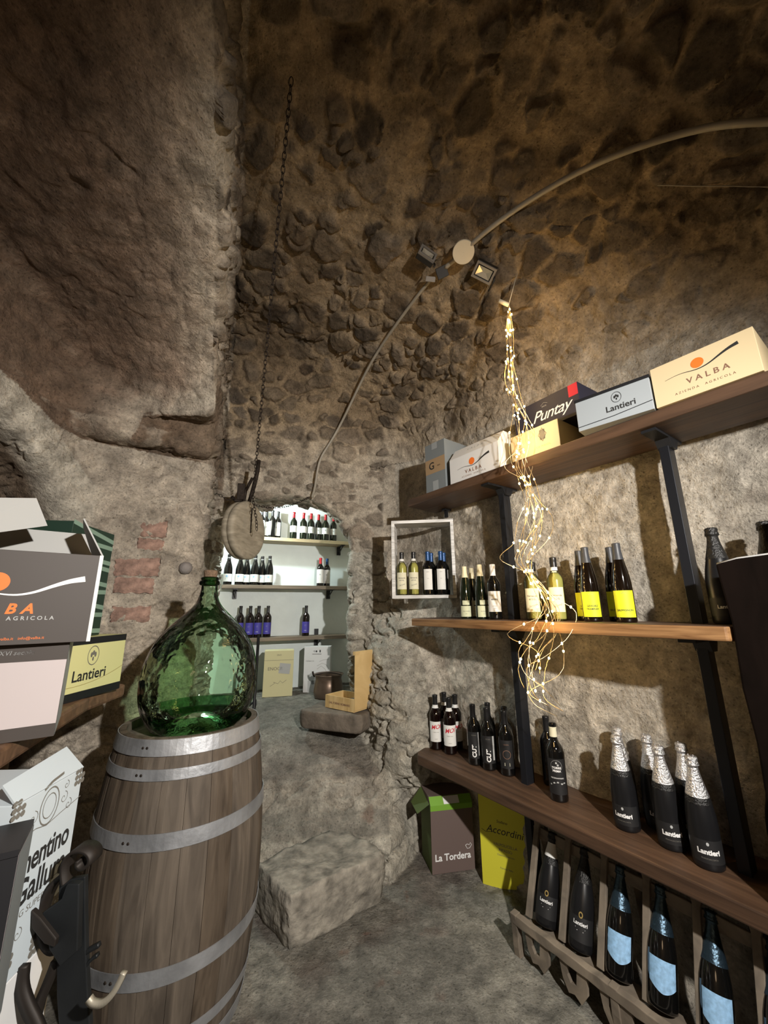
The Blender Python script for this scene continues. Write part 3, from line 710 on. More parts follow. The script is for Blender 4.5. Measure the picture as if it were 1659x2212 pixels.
# cream box, navy box on it
r_, wd, h, fr, _ = carton('carton', 'cream box with a small dark emblem, under the navy box', R(.80, .03, ZT), R(1.075, .03, ZT), .24, .150, 'card_cream', group='boxes on the top shelf')
decal('emblem_print', 'ink_soft', [ring2(.022, .004, 4, (.05, .025), 1.6), rect2(.035, .065, -.002, .052)], r_, fr)
decal('lettering', 'ink_gold', [sh(text_mesh('CA MAIOL', .014, 0, 0, 'CENTER', 1.3), .05, -.035)], r_, fr)
r_, wd, h, fr, _ = carton('carton', 'navy box with white handwritten lettering, lying on the cream box', R(.80, .085, ZT+.152), R(1.17, .075, ZT+.152), .20, .165, 'card_navy', group='boxes on the top shelf')
decal('lettering', 'ink_white', [sh(text_mesh('Puntay', .085, .0002, .45, 'CENTER', .92), .03, -.010)], r_, fr)
decal('emblem_print', 'paper_grey', [stroke2([(-.02, .045), (0, .058), (.02, .048)], .0012), sh(text_mesh('ERSTE', .010), 0, .037)], r_, fr)
decal('red_stripe', 'ink_red', [rect2(wd/2-.05, wd/2-.002, .02, h/2-.001)], r_, fr)
# silver box overhanging the shelf
c0 = zpt(1256, 926, ZT); lb = zpt(1212, 957, ZT); d_ = (lb-c0); d_.z = 0; d_.normalize(); xd = Vector((-d_.y, d_.x, 0)); xd = xd if xd.x > 0 else -xd
r_, wd, h, fr, _ = carton('carton', 'silver box with a black lid edge and crest, overhanging the top shelf', R(1.215, -.062, ZT), R(1.49, -.020, ZT), .22, .135, 'card_silver', group='boxes on the top shelf')
decal('crest_print', 'ink', [sh(q, .02, .032, 1) for q in emblem(.018)], r_, fr)
decal('lettering', 'ink', [sh(text_mesh('Lantieri', .036, .0007), .03, -.012)], r_, fr)
MB().box(-.003, wd+.003, -.003, .263, h, h+.012).build('lid', 'card_black', r_)
decal('side_band', 'card_black', [stroke2([(-wd/2, -.05), (0, -.045), (wd/2, -.03)], .003)], r_, fr)
# big cream box
r_, wd, h, fr, _ = carton('carton', 'large cream box with orange sun logo, rightmost on the top shelf', R(1.495, -.012, ZT), R(1.80, -.008, ZT), .22, .165, 'card_cream', group='boxes on the top shelf')
su, wv = sun_wave(wd*.72)
decal('sun_print', 'ink_orange', [sh(su, 0, .020)], r_, fr); decal('wave_print', 'ink', [sh(wv, 0, .022)], r_, fr)
decal('lettering', 'ink_bronze', [sh(text_mesh('V A L B A', .030, .0004), .015, -.022), sh(text_mesh('AZIENDA  AGRICOLA', .012, 0, 0, 'CENTER', 1.6), 0, -.055)], r_, fr)

# boxes on the floor by the rack
def on_floor(p, q): z = floor_z(p.x, p.y); return Vector((p.x, p.y, z)), Vector((q.x, q.y, z))
p0, p1 = on_floor(at(934, 1890, -1.45), at(1027, 1877, -1.45))
r_, wd, h, fr, _ = carton('carton', 'brown box with a green top and white lettering, on the floor under the shelving', p0, p1, .20, .335, 'card_mocha', slope=(.03, .035), group='boxes on the floor')
decal('top_flap', 'card_leaf', [rect2(-wd/2, wd/2, -.025, .022)], r_, ((wd/2, .015, h+.0175), (1, 0, 0), Vector((0, .03, .035)).normalized()))
decal('green_edge', 'card_leaf', [rect2(-wd/2, wd/2, h/2-.028, h/2)], r_, fr)
decal('side_print', 'card_moss', [rect2(-.098, .098, -h/2, h/2)], r_, ((0, .10, h/2), (0, -1, 0), (0, 0, 1)))
decal('parcel_label', 'paper_white', [rect2(-.045, .050, -.02, .02)], r_, ((wd/2, .012, h+.018), (1, 0, 0), Vector((0, .03, .035)).normalized()))
decal('lettering', 'ink_white', [sh(text_mesh('La Tordera', .047, .0012, 0, 'LEFT'), -wd/2+.018, -h/2+.075)], r_, fr)
decal('bird_print', 'ink_white', [stroke2([(.075, -.045), (.085, -.062), (.10, -.06), (.112, -.045), (.105, -.035), (.098, -.045), (.085, -.040), (.075, -.045)], .0022)], r_, fr)
MB().add([(0.0, .02, h), (-.07, .03, h-.045), (-.07, .18, h-.045), (0, .19, h+.03)], [(0, 1, 2, 3)]).build('side_flap', 'card_moss', r_)
p0, p1 = on_floor(at(1043, 1907, -1.45), at(1140, 1940, -1.45)); d_ = (p1-p0).normalized(); p1 = p0+d_*.27
r_, wd, h, fr, _ = carton('carton', 'bright yellow-green box on the floor beside the brown and green box', p0, p1, .17, .43, 'card_lime', group='boxes on the floor')
decal('lettering', 'ink', [sh(text_mesh('Accordini', .050, 0, .3), .0, .055), sh(text_mesh('Stefano', .020, 0, .2), -.01, .098), stroke2([(-.125, .045), (-.10, .035), (-.06, .045)], .002)], r_, fr)
decal('small_lettering', 'ink_soft', [sh(text_mesh('VALPOLICELLA', .019, 0), 0, -.01), sh(text_mesh('RIPASSO', .019, 0), 0, -.033), sh(text_mesh('Classico Superiore', .012, 0), 0, -.056), sh(text_mesh('Fumane  Italia', .012, 0), 0, -.115)], r_, fr)

# boxes in the niche
NF = rests([(NP(.3, -.05, 0).x, NP(.3, -.05, 0).y), (NP(.6, -.05, 0).x, NP(.6, -.05, 0).y), (NP(.9, 0, 0).x, NP(.9, 0, 0).y), (NP(.5, .1, 0).x, NP(.5, .1, 0).y)])
def nf(u, v): q = at(u, v, NF-EYE); return Vector((q.x, q.y, NF))
p0 = nf(566, 1507); p1 = nf(631, 1503)
r_, wd, h, fr, _ = carton('carton', 'pale yellow wine box standing in the niche, left of the white one', p0, p1, .15, .40, 'card_beige', group='boxes standing in the niche')
decal('fold_line', 'ink_soft', [stroke2([(-wd/2, h/2-.085), (wd/2, h/2-.085)], .0025)], r_, fr)
decal('lettering', 'ink_soft', [sh(text_mesh('ENOCR', .040), -.03, .04), sh(text_mesh('ENO', .02), 0, .16), stroke2([(-.07, -.11), (-.03, -.085), (-.04, -.075), (0, -.09), (.02, -.065), (.04, -.085), (.075, -.06)], .003)], r_, fr)
decal('grey_print', 'paper_grey', [sh(rect2(-.05, .05, -.05, .04), .055, .045, 1, -.12)], r_, fr)
p0 = nf(654, 1496); p1 = nf(712, 1495)
r_, wd, h, fr, _ = carton('carton', 'white wine box with grey prints standing in the niche, behind the copper pot', p0, p1, .13, .415, 'card_white', group='boxes standing in the niche')
decal('fragile_marks', 'ink', [sh(disc2(.009, 12), -.01, .165), stroke2([(-.04, .165), (-.028, .172), (-.028, .158)], .004), rect2(.02, .032, .155, .178), stroke2([(-.05, .14), (.04, .14)], .004)], r_, fr)
decal('grey_print', 'paper_grey', [sh(disc2(.03, 16, (0, 0), 1.2), -.05, -.07), rect2(-.085, .0, -.20, -.10)], r_, fr)
decal('lettering', 'ink', [sh(text_mesh('BALF', .045, .001), .0, -.12), sh(text_mesh('TOMBACCO', .014), -.07, .075)], r_, fr)
decal('scroll_print', 'ink_soft', [stroke2([(.0, .0), (.04, .03), (.08, .0), (.10, -.04)], .002), stroke2([(.02, .07), (.06, .085), (.11, .09)], .002), stroke2([(.0, .03), (.05, .055), (.09, .04), (.115, .0)], .002)], r_, fr)
p0 = NP(.02, -.02, 0); p0.z = rests([(p0.x, p0.y)]); p1 = p0+Vector((ND.x, ND.y, 0))*.12
r_, wd, h, fr, _ = carton('carton', 'small white box in the niche, half hidden behind the demijohn', NP(.15, .02, NF-EYE), NP(.32, .02, NF-EYE), .12, .20, 'card_icy', group='boxes standing in the niche')
r_, wd, h, fr, _ = carton('carton', 'small plain white carton between the two tall boxes in the niche', nf(634, 1486)+Vector((0, .12, 0)), nf(652, 1486)+Vector((0, .12, 0)), .05, .14, 'card_icy', group='boxes standing in the niche')

# left side: wooden shelf with stacked boxes
p = MB(); LZ = -.328
pl = [(-.84, .78), (-1.16, 1.66), (-1.19, 1.93), (-1.60, 2.02), (-1.80, 1.55), (-1.80, .30), (-.95, .30)]
root = empty('wooden_shelf', (-1.3, 1.1, EYE+LZ), 'brown wooden plank shelf on the left, under the stacked wine boxes', 'shelf')
b = MB(); b.prism([(x+1.3, y-1.1) for x, y in pl], -.055, -.001); b.build('plank', 'plank_wood', root, bevel=.012)
for (lx, ly) in ((-1.02, .55), (-1.38, 1.55)):
    b = MB(); b.lathe([(.035, -.055), (.04, -.3), (.035, -(EYE+LZ)+.0)], 14, c=(lx+1.3, ly-1.1, 0)); b.build('leg', 'plank_wood', root)
b = MB()
for k, (cx_, cy_) in enumerate(((-.97, .93), (-1.08, 1.02), (-1.18, 1.14))):
    b.lathe([(.001, -.14), (.045, -.135), (.055, -.11), (.055, -.06), (.04, -.055)], 16, c=(cx_+1.3, cy_-1.1, 0))
b.build('rounded_support', 'plank_wood', root)
# pinkish box with dark bands
P1 = Vector((-.895, 1.165, EYE+LZ)); P0 = P1-Vector((.40*math.cos(.62), .40*math.sin(.62), 0))
r_, wd, h, fr, _ = carton('carton', 'pale pinkish box with dark top and bottom bands, under the open black box', P0, P1, .26, .240, 'card_pink', group='boxes stacked on the left shelf')
decal('bottom_band', 'card_brown', [rect2(-wd/2, wd/2, -h/2, -h/2+.032)], r_, fr); decal('top_band', 'card_brown', [rect2(-wd/2, wd/2, h/2-.045, h/2)], r_, fr)
decal('lettering', 'paper_grey', [sh(text_mesh('dal XVI secolo', .016, 0, .2), -.02+wd/2-.10, h/2-.022)], r_, fr)
decal('side_print', 'card_silver', [rect2(0, .258, .0, h)], r_, ((wd, 0.001, 0), (0, 1, 0), (0, 0, 1)))
# open black box on top
BZ0 = EYE+LZ+.2415
c1 = at(174, 1378, BZ0-EYE); 
P1 = Vector((-.845, 1.172, BZ0)); P0 = P1-Vector((.375*math.cos(.70), .375*math.sin(.70), 0))
d_ = (P1-P0).normalized(); wd = (P1-P0).length; ang = math.atan2(d_.y, d_.x); h = .245; dp = .24
root = empty('open_carton', P0, 'open dark brown box with orange sun logo and raised flaps, on the left stack', 'box', 'boxes stacked on the left shelf', ang)
b = MB(); t = .005
b.box(0, wd, 0, t, 0, h, 0); b.box(0, wd, dp-t, dp, 0, h, 0); b.box(0, t, t, dp-t, 0, h, 0); b.box(wd-t, wd, t, dp-t, 0, h, 0); b.box(t, wd-t, t, dp-t, 0, t, 0)
b.build('carton_body', 'card_brown', root, bevel=.001)
MB().box(wd, wd+.0015, 0.002, dp-.002, 0, h).build('white_side', 'card_white', root)
MB().box(wd-.008, wd+.0012, -.0015, .0005, 0, h).build('white_corner', 'card_white', root)
def flap(pts, nm='flap', mt='card_inside'):
    b = MB(); V = [Vector(q) for q in pts]; nn = (V[1]-V[0]).cross(V[2]-V[0]).normalized()*.002
    n = len(V); b.add([q+nn for q in V]+[q-nn for q in V], [tuple(range(n)), tuple(range(n, 2*n))[::-1]]+[(i, n+i, n+(i+1) % n, (i+1) % n) for i in range(n)])
    return b.build(nm, mt, root)
flap([(wd-.002, .0, h), (wd-.002, dp, h), (wd-.05, dp-.02, h+.115), (wd-.06, .05, h+.115)])
flap([(.0, dp, h), (wd, dp, h), (wd-.02, dp+.03, h+.10), (.02, dp+.03, h+.10)])
flap([(.0, .0, h), (.0, dp, h), (-.03, dp, h+.12), (-.03, .0, h+.12)])
flap([(.002, .004, h), (wd*.62, .10, h+.09), (wd*.52, .10, h+.17), (-.02, .03, h+.12)])
MB().box(.02, wd-.02, .02, dp-.02, .02, h-.05).build('dark_contents', 'card_black', root)
fr = ((wd/2, 0, h/2), (1, 0, 0), (0, 0, 1))
su, wv = sun_wave(wd*.74)
decal('sun_print', 'ink_orange', [sh(su, -.02, .02)], root, fr); decal('wave_print', 'ink_white', [sh(wv, .015, .02)], root, fr)
decal('lettering', 'ink_orange', [sh(text_mesh('V A L B A', .036, .0012, .25, 'CENTER', 1.05), -.025, -.032)], root, fr)
decal('small_lettering', 'paper_grey', [sh(text_mesh('AZIENDA  AGRICOLA', .014, .0002, 0, 'CENTER', 1.55), .0, -.056)], root, fr)
decal('address_lettering', 'ink_orange', [sh(text_mesh('www.valba.it   info@valba.it', .010), .03, -.107)], root, fr)
decal('name_lettering', 'ink_white', [sh(text_mesh('VALBA', .011, .0004), -.07, -.095)], root, fr)
# yellow crest box and green striped box behind
p0 = Vector((-1.165, 1.42, EYE+LZ)); p1 = at(257, 1487, LZ); p1.z = EYE+LZ
r_, wd, h, fr, _ = carton('carton', 'pale yellow box with a dark crest and black bands, behind the pinkish box', p0, p1, .24, .225, 'card_yellow', group='boxes stacked on the left shelf')
decal('top_band', 'card_black', [rect2(-wd/2, wd/2, h/2-.026, h/2)], r_, fr); decal('bottom_band', 'card_black', [rect2(-wd/2, wd/2, -h/2, -h/2+.030)], r_, fr)
decal('crest_print', 'ink_soft', [sh(q, .02, .042) for q in emblem(.028)], r_, fr)
decal('lettering', 'ink', [sh(text_mesh('Lantieri', .056, .0010), .015, -.028)], r_, fr)
decal('curve_print', 'ink_gold', [stroke2([(-wd/2+wd*k/14, -.062+.045*((k/14-.35)/.65)**2*(1 if k > 5 else .5)) for k in range(15)], .0016)], r_, fr)
e1 = Vector((-1.215, 1.735, EYE+LZ+.2265)); e0 = Vector((-1.17, 1.44, EYE+LZ+.2265))
r_, wd, h, fr, _ = carton('carton', 'dark green box with fanned pale stripes, upright behind the open black box', e0, e1, .24, .43, 'card_green_dark', group='boxes stacked on the left shelf')
st = []
for k in range(9):
    y0 = -h/2+.02+k*.047; st.append(([(-wd/2, y0+.012*(k % 3)), (wd/2, y0-.012+.018*(k % 2)), (wd/2, y0+.006+.018*(k % 2)), (-wd/2, y0+.012*(k % 3)+.016)], [(0, 1, 2, 3)]))
decal('stripe_print', 'card_green_pale', st, r_, fr)
decal('lettering', 'paper_grey', [sh(text_mesh('FRANCIACORTA', .012), .02, .02), sh(text_mesh('VALLE', .012), .02, .10), sh(text_mesh('SPUMANTE', .012), .02, -.07)], r_, fr)
# stacked white boxes on the floor
q1 = at(180, 1658, -.375); q0 = at(33, 1741, -.375); q0.z = q1.z = 0; gz0 = rests([(q0.x, q0.y), (q1.x, q1.y)])
q0.z = q1.z = gz0; hh = (EYE-.70)-gz0
r_, wd, h, fr, _ = carton('carton', 'white box with a black curved line on the floor, under the grape-printed box', q0, q1, .30, hh, 'card_white', group='white boxes on the left')
decal('curve_print', 'ink', [stroke2([(-wd/2+.03, -h/2+.05), (-.02, -.08), (.03, .05), (.07, .16), (.09, h/2-.12)], [.004, .006, .008, .006, .003])], r_, fr)
q0.z = q1.z = gz0+hh+.001
r_, wd, h, fr, _ = carton('carton', 'white box printed with grapes and black lettering, flap raised, left of the barrel', q0, q1, .24, .324, 'card_icy', group='white boxes on the left')
def narrow(t, dx, dy, k=.70): return [(x*k+dx, y+dy) for x, y in t[0]], t[1]
flap_root = root; root = r_
bpy.context.view_layer.update(); _iv = (Matrix.Translation(r_.location) @ Matrix.Rotation(r_.rotation_euler.z, 4, 'Z')).inverted()
_fa, _fb = _iv @ at_y(143, 1614, 1.10), _iv @ at_y(4, 1699, .90)
flap([(.0, .0, h), (wd, .0, h), tuple(_fa), tuple(_fb)], 'raised_flap', 'card_icy'); root = flap_root
decal('lettering', 'ink', [narrow(text_mesh('Vermentino', .062, .0014, 0, 'RIGHT', .95), wd/2-.016, .035), narrow(text_mesh('Gallura', .066, .0014, 0, 'RIGHT', 1.0), wd/2-.016, -.018)], r_, fr)
decal('small_lettering', 'ink_soft', [sh(text_mesh('DOCG SUPERIORE', .017, 0, 0, 'RIGHT'), wd/2-.03, -.055), stroke2([(-.1, -.035), (wd/2-.02, -.035)], .0015)], r_, fr)
def curl(cx_, cy_, s, t=1): return stroke2([(cx_+s*(.1+.9*k/14)*math.cos(t*k*.55), cy_+s*(.1+.9*k/14)*math.sin(k*.55)) for k in range(15)], .0013)
grp = [ring2(.026, .0022, 24, (.0, .122), 1.35), ring2(.018, .0015, 20, (.0, .122), 1.3), stroke2([(-.022, .16), (.0, .17), (.03, .175)], .006), curl(.042, .12, .013), curl(-.042, .115, .014, -1), curl(.06, .10, .012), curl(-.062, .095, .012, -1), curl(.045, .145, .009), stroke2([(-.09, .085), (-.03, .092), (0, .085), (.04, .092), (.10, .10)], .0018)]
for cx_, cy_ in ((.088, .135), (-.085, .14)): grp += [disc2(.006, 8, (cx_+.011*i-.011, cy_+.012*j)) for i in range(3) for j in range(3) if (i+j) != 4]
for cx_, cy_ in ((.075, -.10), (-.05, -.12), (.03, -.14)): grp += [disc2(.007, 8, (cx_+.012*i-.012, cy_+.013*j-.013)) for i in range(3) for j in range(3) if (i*j) != 4]+[curl(cx_+.02, cy_+.03, .012)]
g1_ = grp[:9]; g2_ = grp[9:27]; g3_ = grp[27:]
for g_ in (g1_, g2_[:9] if len(g2_) > 9 else g2_, g2_[9:], g3_):
    if g_: decal('grape_print', 'ink_soft', g_, r_, fr)
# near stack at the lower left edge
s1 = Vector((-.640, .80, 0)); s0 = s1-Vector((.36*.85, .36*.53, 0)); gz1 = rests([(s0.x, s0.y), (s1.x, s1.y)])
hs = (EYE-.70)-gz1
s0.z = s1.z = gz1
r_, wd, h, fr, _ = carton('carton', 'pinkish box with a violet edge on the floor, lower left corner', s0, s1, .12, hs, 'card_pink', group='boxes at the lower left corner')
decal('violet_edge', 'card_navy', [rect2(-wd/2, wd/2, -h/2, -h/2+.10)], r_, fr)
decal('side_print', 'card_grey', [rect2(0, .118, 0, h)], r_, ((wd, 0.001, 0), (0, 1, 0), (0, 0, 1)))
s0.z = s1.z = gz1+hs+.001
r_, wd, h, fr, _ = carton('carton', 'black box with worn edges on top of the pinkish box, lower left corner', s0+Vector((0, -.005, 0)), s1+Vector((.005, -.005, 0)), .12, .29, 'card_pink', group='boxes at the lower left corner')
decal('black_band', 'card_black', [rect2(-wd/2, wd/2, -h/2+.0, h/2)], r_, fr)
decal('side_print', 'card_grey', [rect2(0, .118, 0, h)], r_, ((wd, 0.001, 0), (0, 1, 0), (0, 0, 1)))
MB().box(.05, wd, -.004, .115, h, h+.010).build('lid', 'card_black', r_)

# ---------------------------------------------------------------- dark board at the right edge
out = [(0, 0), (.006, .15), (-.002, .33), (.003, .45), (-.004, .60), (.004, .80), (-.004, .93), (-.006, .985), (.05, .998), (.20, 1.008), (.36, 1.0), (.37, .5), (.36, 0)]
root = empty('wooden_board', R(1.575, .005, ZL+.001), 'tall dark board with a pale top rim, standing at the right edge before the shelf', 'board', None, ANG)
b = MB(); Tm = Matrix(((1, 0, 0, 0), (0, 0, 1, 0), (0, 1, 0, 0), (0, 0, 0, 1)))
b.prism(out, 0, .05, 0, Tm); b.build('board_panel', 'dark_board', root, bevel=.006)
b = MB(); b.tube([(-.006, .02, .985), (.05, .02, .998), (.20, .02, 1.009), (.355, .02, 1.001)], .006, 6); b.build('rim', 'board_rim', root)
# ================================================================ bottles
PR = {
 'bordeaux': (.300, [(.001, .004), (.026, .003), (.034, 0), (.0365, .003), (.0373, .010), (.0375, .185), (.0355, .198), (.029, .212), (.020, .224), (.0155, .236), (.0145, .250), (.0142, .283), (.0155, .285), (.0155, .296), (.0145, .300), (.001, .300)], .236, .0375),
 'burgundy': (.300, [(.001, .004), (.030, .003), (.039, 0), (.0415, .004), (.0420, .012), (.0420, .135), (.0405, .160), (.035, .187), (.0265, .215), (.019, .240), (.0155, .262), (.0150, .285), (.0160, .287), (.0160, .297), (.001, .300)], .245, .042),
 'flute': (.330, [(.001, .004), (.028, .003), (.0355, 0), (.0378, .004), (.0380, .012), (.0380, .120), (.0370, .155), (.0335, .190), (.0275, .225), (.0210, .258), (.0165, .285), (.0150, .305), (.0155, .328), (.001, .330)], .258, .038),
 'sparkling': (.325, [(.001, .006), (.030, .004), (.040, 0), (.0435, .004), (.0445, .014), (.0445, .120), (.0430, .150), (.0385, .180), (.0315, .212), (.0240, .242), (.0180, .268), (.0150, .290), (.0150, .296), (.0175, .300), (.0175, .306), (.0150, .308), (.001, .309)], .215, .0445),
}
def rad(kind, z):
    pr = PR[kind][1]
    for (r0, z0), (r1, z1) in zip(pr[2:], pr[3:]):
        if z0 <= z <= z1: return r0+(r1-r0)*(z-z0)/max(z1-z0, 1e-6)
    return pr[-2][0]
def bottle(kind, glass, cap, label, lab=None, capz=None, text=None, name='wine_bottle', seg=28, group=None, cat='bottle', wine=None, neckband=None):
    h, pr, cz, rb = PR[kind]; root = empty(name, (0, 0, 0), label, cat, group)
    MB().lathe(pr, seg).build('glass_body', glass, root)
    if wine: MB().lathe([(.001, .008), (.034, .007), (.0358, .012), (.0358, .186), (.034, .197), (.0275, .211), (.0185, .223), (.001, .226)], seg).build('wine', wine, root)
    c0 = capz or cz
    if kind == 'sparkling':
        k = [(rad(kind, c0)+.0012, c0)]+[(rad(kind, z)+.0012, z) for z in np.linspace(c0+.005, .294, 12)]+[(.0195, .297), (.0200, .305), (.0175, .309), (.0185, .313), (.0195, .318), (.0170, .3235), (.001, .325)]
        cp = MB().lathe(k, seg).build('foil_capsule', cap, root)
        b = MB()
        for i in range(4):
            a = i*math.pi/2+.4; b.tube([(.0195*math.cos(a), .0195*math.sin(a), .298), (.0215*math.cos(a+.2), .0215*math.sin(a+.2), .312), (.009*math.cos(a+.3), .009*math.sin(a+.3), .3265)], .0009, 5)
        b.tube([(.0205*math.cos(a), .0205*math.sin(a), .2985) for a in np.linspace(0, 6.4, 20)], .0009, 5)
        b.build('wire_cage', cap, cp)
    else:
        k = [(rad(kind, z)+.0009, z) for z in np.linspace(c0, h-.004, 12)]+[(rad(kind, h-.004)+.0007, h-.001), (.011, h+.0012), (.001, h+.0013)]
        MB().lathe(k, seg).build('capsule', cap, root)
    if neckband:
        z0, z1, mt = neckband
        b = MB(); b.lathe([(rad(kind, z)+.0013, z) for z in np.linspace(z0, z1, 5)], seg); b.build('neck_band', mt, root)
    labo = []
    for (mt, z0, z1, ang, notch) in (lab or []):
        vs, fs = band(rb+.0006, z0, z1, ang, 18, notch); b = MB(); b.add(vs, fs, 0, True); labo.append(b.build('label', mt, root))
    for (mt, shapes, z) in (text or []):
        wrap('lettering', mt, shapes, labo[0] if labo else root, rb, z, .0012)
    return root
def put(proto, first, loc, face, label=None, group=None, tilt=None, size=1.0):
    """first use places the prototype itself, later ones a copy"""
    r = proto if first else copy_tree(proto)
    r.location = loc; r.rotation_euler = (0, 0, face); r.scale = (size,)*3
    if tilt is not None: r.rotation_euler = tilt
    if label: r['label'] = label
    if group: r['group'] = group
    return r
def tx(s, size, dx=0, dy=0, bold=0, shear=0, rot=0, space=1.0): return sh(text_mesh(s, size, bold, shear, 'CENTER', space), dx, dy, 1, rot)
def face_cam(p, k=1.0):                          # heading that turns a label towards the room
    return math.atan2(p.y, p.x)-math.pi/2 if k == 1 else (math.atan2(p.y, p.x)-math.pi/2)*k+(1-k)*(ANG)
def top_at(u, v, z, h): q = at(u, v, z+h); return Vector((q.x, q.y, z+EYE+.0008))
def set_on(s, n, z): return R(s, n, z+.0008)

# ---- middle shelf
G = 'bottles on the middle shelf'
fl = bottle('flute', 'glass_green', 'cap_cream', '', [('paper_green', .012, .078, 1.05, None), ('paper_green', .084, .112, .6, None)], text=[('ink_soft', [tx('VELTLINER', .009, 0, 0)], .045), ('ink_soft', [tx('2021', .006)], .03)], group=G)
for k, (s_, n_, lb) in enumerate(((.315, .13, 'green wine bottle with cream cap and pale label, leftmost on the middle shelf'), (.44, .125, 'green wine bottle with cream cap, second from left on the middle shelf'),
                                  (.27, .24, 'dark green bottle behind the leftmost bottle of the middle shelf'))):
    p = set_on(s_, n_, ZM); put(fl, k == 0, p, face_cam(p)+(.35 if k == 1 else 0), lb, size=.93)
wc = bottle('bordeaux', 'glass_black', 'cap_white', 'dark bottle with white cap and white label, left of the post, middle shelf', [('paper_white', .040, .150, 1.05, None)], text=[('ink', [tx('ARNEIS', .011, 0, 0, .0003), stroke2([(-.02, -.012), (.02, -.008)], .002)], .105), ('ink_soft', [tx('LANGHE', .007), tx('2020', .007, 0, -.012)], .07)], group=G)
p = set_on(.535, .125, ZM); put(wc, True, p, face_cam(p))
pw = bottle('bordeaux', 'glass_pale', 'cap_black', '', [('paper_cream', .040, .155, 1.0, None)], wine='wine_pale', neckband=(.236, .252, 'paper_white'),
            text=[('ink_soft', [tx('Vernaccia', .0125, 0, .012, .0003), tx('di S.G.', .0125, 0, -.004, .0003)], .105), ('ink_soft', [tx('Seruna', .015, 0, 0, .0, .5, .3), stroke2([(-.03, -.02), (0, -.008), (.03, -.014)], .0012)], .070)], group=G)
for k, (s_, n_, lb) in enumerate(((.775, .13, 'pale white wine bottle on the middle shelf, behind the fairy light strands'), (.905, .135, 'pale wine bottle with cream label, right of the fairy lights, middle shelf'),
                                  (.835, .245, 'pale wine bottle at the back of the pair by the fairy lights'), (.715, .24, 'pale white wine bottle at the back, just right of the left post'))):
    p = set_on(s_, n_, ZM); put(pw, k == 0, p, face_cam(p, .9), lb)
def lime(text): return bottle('flute', 'glass_brown', 'cap_grey', '', [('paper_lime', .020, .128, 1.12, None)], text=text, group=G)
lg = lime([('ink', [tx('GEWÜRZ', .0105, .004, .006, .0002), tx('TRAMINER', .0105, .004, -.007, .0002)], .06), ('ink_soft', [stroke2([(-.008, 0), (0, .004), (.01, 0)], .0012)], .115)])
lsv = lime([('ink', [tx('SAUVIGNON', .0105, .0, 0, .0002)], .048), ('ink_soft', [stroke2([(-.008, 0), (0, .004), (.01, 0)], .0012)], .115)])
for k, (pr_, s_, n_, lb) in enumerate(((lg, 1.065, .14, 'brown bottle with two-line lime label, front of the left lime pair'), (lsv, 1.205, .14, 'brown bottle with one-line lime label, front of the right lime pair'),
                                       (lg, .985, .23, 'brown bottle with lime label half hidden, back of the left lime pair'), (lsv, 1.13, .235, 'brown bottle with lime label half hidden, back of the right lime pair'))):
    p = set_on(s_, n_, ZM); put(pr_, k < 2, p, face_cam(p, .95), lb)
mg = bottle('sparkling', 'glass_matt', 'foil_dark', '', [('paper_black', .025, .085, 1.2, None)], text=[('ink_white', [tx('Lantieri', .016, 0, 0, .0004)], .055)], group='dark bottles behind the board')
for k, (s_, n_, lb) in enumerate(((1.525, .20, 'dark bottle with black foil, left of the dark board on the middle shelf'), (1.67, .215, 'dark bottle neck over the pale rim of the dark board, nearer its left corner'), (1.72, .15, 'dark bottle neck over the pale rim of the dark board, at the photo edge'))):
    p = set_on(s_, n_, ZM); put(mg, k == 0, p, face_cam(p), lb, size=1.08)

# ---- lower shelf
G = 'bottles on the lower shelf'
mo = bottle('bordeaux', 'glass_red', 'cap_black', '', [('paper_white', .045, .155, 1.15, None)], neckband=(.226, .244, 'paper_white'),
            text=[('ink_red', [tx('MOI', .032, 0, 0, .0006, .35, .12)], .125), ('ink_soft', [tx('Langhe rosso', .007)], .098), ('ink_soft', [tx('VIGNETI', .005)], .06)], group=G)
for k, (s_, n_, lb) in enumerate(((.074, .180, 'bottle with red handwriting on its label, right front bottle of the lower shelf'), (-.035, .165, 'bottle with red handwriting on white label, front left end of the lower shelf'),
                                  (-.055, .262, 'red wine bottle at the back of the left group, nearest the rock'), (.035, .272, 'bottle at the back right of the red-handwriting group on the lower shelf'))):
    p = set_on(s_, n_, ZL); put(mo, k == 0, p, face_cam(p)+(.5 if k > 1 else 0), lb, size=1.03)
cu_ = bottle('bordeaux', 'glass_black', 'cap_black', '', [('paper_black', .035, .165, 1.0, None)], text=[('ink_white', [tx('CUT', .030, 0, 0, .0012, 0, math.pi/2)], .072), ('paper_grey', [rect2(.022, .032, -.05, .065)], .10), ('ink_soft', [tx('ROSSO', .008)], .150)], group=G)
for k, (s_, n_, lb) in enumerate(((.275, .175, 'black bottle with upright white lettering, left one of the two'), (.37, .185, 'black bottle with upright white lettering, right one of the two'),
                                  (.300, .275, 'black capped bottle behind the pair with upright white lettering'), (.42, .275, 'black bottle behind the group, left of the ringed label bottle'))):
    p = set_on(s_, n_, ZL); put(cu_, k == 0, p, face_cam(p)+(.6 if k > 1 else 0), lb, size=1.02)
rg = bottle('bordeaux', 'glass_black', 'cap_black', 'black bottle with a bronze ring on its label, left of the left post', [('paper_black', .035, .165, 1.0, None)], text=[('ink_bronze', [ring2(.019, .002)], .100), ('paper_cream', [rect2(-.013, .013, -.007, .007)], .055), ('ink_bronze', [tx('GRAPPA', .007)], .145)], group=G)
p = set_on(.475, .205, ZL); put(rg, True, p, face_cam(p), size=1.02)
